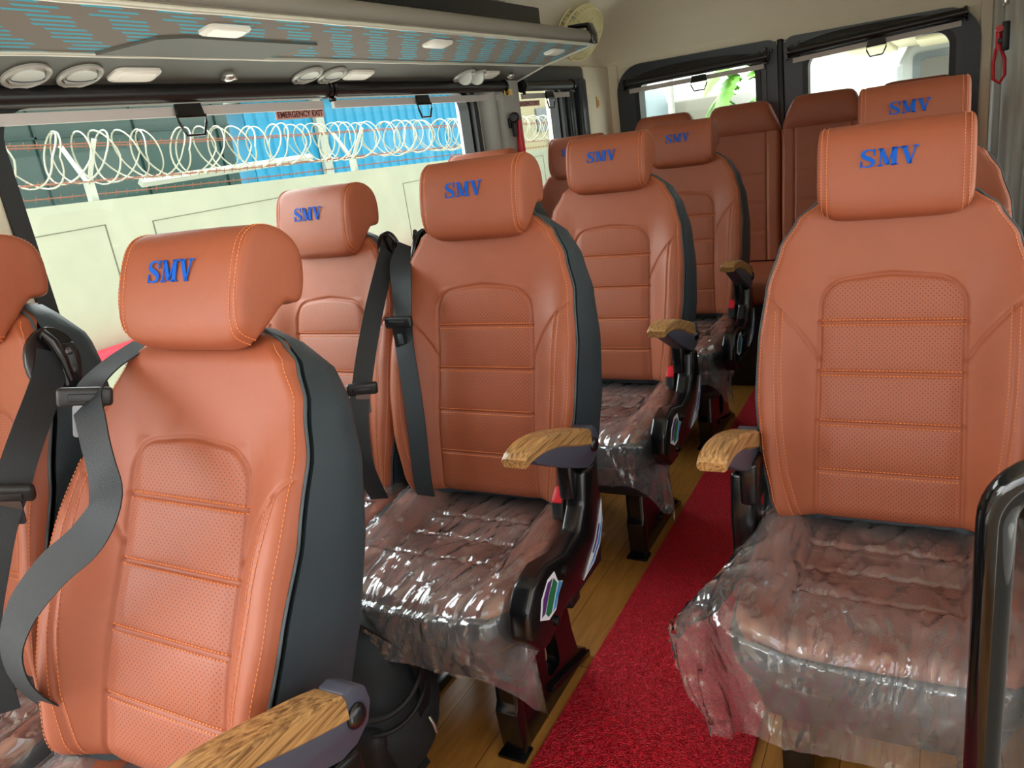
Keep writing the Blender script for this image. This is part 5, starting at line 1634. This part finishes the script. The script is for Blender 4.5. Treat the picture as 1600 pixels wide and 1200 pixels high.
def rear_view():
    # parked pale vehicle seen through the left rear window
    t = empty('parked_van', (-3.95, 15.0, -0.62), 'white parked van seen through the left rear window', 'van')
    mb = MB()
    mb.prism([(-1.0, 0.35), (-1.0, 1.25), (-0.82, 2.02), (-0.70, 2.12), (0.42, 2.12), (0.62, 1.95), (0.95, 1.30), (1.0, 0.35)], 'y', 0.0, 2.6, 0.05, 3)
    put('body', mb.build('body', M['van_beige'], 40), t)
    mb = MB(); mb.prism([(-0.78, 1.36), (-0.66, 1.60), (0.46, 1.60), (0.62, 1.36)], 'y', -0.02, 0.03, 0.01)
    put('windscreen', mb.build('windscreen', M['dull_glass'], 40), t)
    for x in (-0.45, 0.0, 0.48):
        mb = MB(); mb.lathe([(0.045, 0), (0.045, 0.02), (0.0001, 0.03)], (x, -0.02, 1.46), (0, -1, 0), 16)
        put('lamp', mb.build('lamp', M['tail_red'], 40), t)
    for x in (-0.75, 0.75):
        mb = MB(); mb.lathe([(0.0001, -0.1), (0.33, -0.1), (0.36, -0.06), (0.36, 0.06), (0.33, 0.1), (0.0001, 0.1)], (x, 0.5, 0.36), (1, 0, 0), 24)
        put('wheel', mb.build('wheel', M['rubber'], 40), t)
    t = empty('parked_bus', (-4.85, 13.2, -0.62), 'pale blue white bus nose at the left of the left rear window', 'bus')
    mb = MB(); mb.prism([(-0.75, 0.35), (-0.75, 2.45), (0.30, 2.45), (0.48, 2.2), (0.55, 0.35)], 'y', 0.0, 1.4, 0.06, 3)
    put('body', mb.build('body', M['van_blue'], 40), t)
    mb = MB(); 
    for k in range(6): mb.box((0.0 + 0.06 * k, -0.012, 2.16), (0.035 + 0.06 * k, 0.0, 2.20))
    put('grille', mb.build('grille', M['graphite'], 0), t)
    # open tailgate van at right
    t = empty('white_van', (0.30, 7.4, -0.62), 'white van with dark side window seen through the right rear window', 'van')
    mb = MB(); mb.prism([(-0.62, 0.35), (-0.62, 2.02), (-0.50, 2.20), (1.2, 2.24), (1.3, 1.9), (1.3, 0.35)], 'y', 0.0, 3.0, 0.05, 3)
    put('body', mb.build('body', M['van_paint'], 40), t)
    mb = MB(); mb.prism(rrect(-0.50, 1.76, 0.5, 2.08, 0.05), 'y', -0.012, 0.01)
    put('window', mb.build('window', M['dark_glass'], 0), t)
    mb = MB(); mb.prism(rrect(-0.44, 1.81, 0.5, 2.03, 0.04), 'y', -0.020, -0.010)
    put('pane', mb.build('pane', M['dull_glass'], 0), t)
    mb = MB(); mb.box((-0.95, -1.6, 2.14), (0.9, 0.1, 2.19), 0.02)
    for k in range(4): mb.box((-0.85 + 0.4 * k, -1.5, 2.115), (-0.60 + 0.4 * k, -0.1, 2.145), 0.02)
    put('tailgate', mb.build('tailgate', M['cream_panel'], 40), t, label='raised cream tailgate with pressed ribs')
    # two steel poles
    for x, y, lab in ((-2.42, 8.2, 'white steel pole in the left half of the left rear window'), (-1.36, 8.2, 'grey steel pole in the right half of the left rear window')):
        mb = MB(); mb.cyl((0, 0, 0), (0, 0, 3.2), 0.035, 12)
        tag(put('steel_pole', mb.build('steel_pole', M['pole'], 40), None, (x, y, -0.62)), lab, 'pole')
    # banana plants
    t = empty('banana_plant', (-2.75, 13.2, -0.62), 'bright green banana plant beside the parked van', 'plant')
    random.seed(3)
    mb = MB()
    for k in range(5): mb.tube([(0.15 * math.cos(k * 2), 0.15 * math.sin(k * 2), 0), (0.2 * math.cos(k * 2), 0.2 * math.sin(k * 2), 1.2)], [0.07, 0.05], 10)
    put('stem', mb.build('stem', M['leaf'], 50), t)
    for k in range(24):
        a = random.uniform(0, 2 * PI); L_ = random.uniform(0.5, 0.85); hgt = random.uniform(0.9, 2.5); lift = random.uniform(0.3, 0.9); wd = random.uniform(0.12, 0.20)
        d = Vector((math.cos(a), math.sin(a), 0)); sd_ = Vector((-d.y, d.x, 0))
        def f(u, v, d=d, sd_=sd_, L_=L_, hgt=hgt, lift=lift, wd=wd):
            s = v; p = d * (0.1 + L_ * s) + Vector((0, 0, hgt + lift * s - 1.1 * s * s))
            w_ = wd * math.sin(PI * min(0.98, 0.06 + s * 0.94)) ** 0.6; q = (u - 0.5) * 2
            notch = 0.75 + 0.25 * (1 if int(s * 22) % 3 else 0)
            return p + sd_ * q * w_ * notch + Vector((0, 0, -0.35 * abs(q) * w_))
        mb = MB(); mb.grid(f, 4, 26)
        put('leaf', mb.build('leaf', M['leaf'], 40, uv=1), t)
M['van_beige'] = mat('beige_van_paint', srgb(112, 108, 94), 0.4)
M['van_blue'] = mat('pale_blue_paint', srgb(134, 152, 160), 0.4)
M['dull_glass'] = mat('dull_glass', srgb(82, 82, 74), 0.3)
M['cream_panel'] = mat('cream_panel', srgb(168, 160, 128), 0.5)
M['pole'] = mat('pole_paint', srgb(150, 150, 142), 0.4)
rear_view()
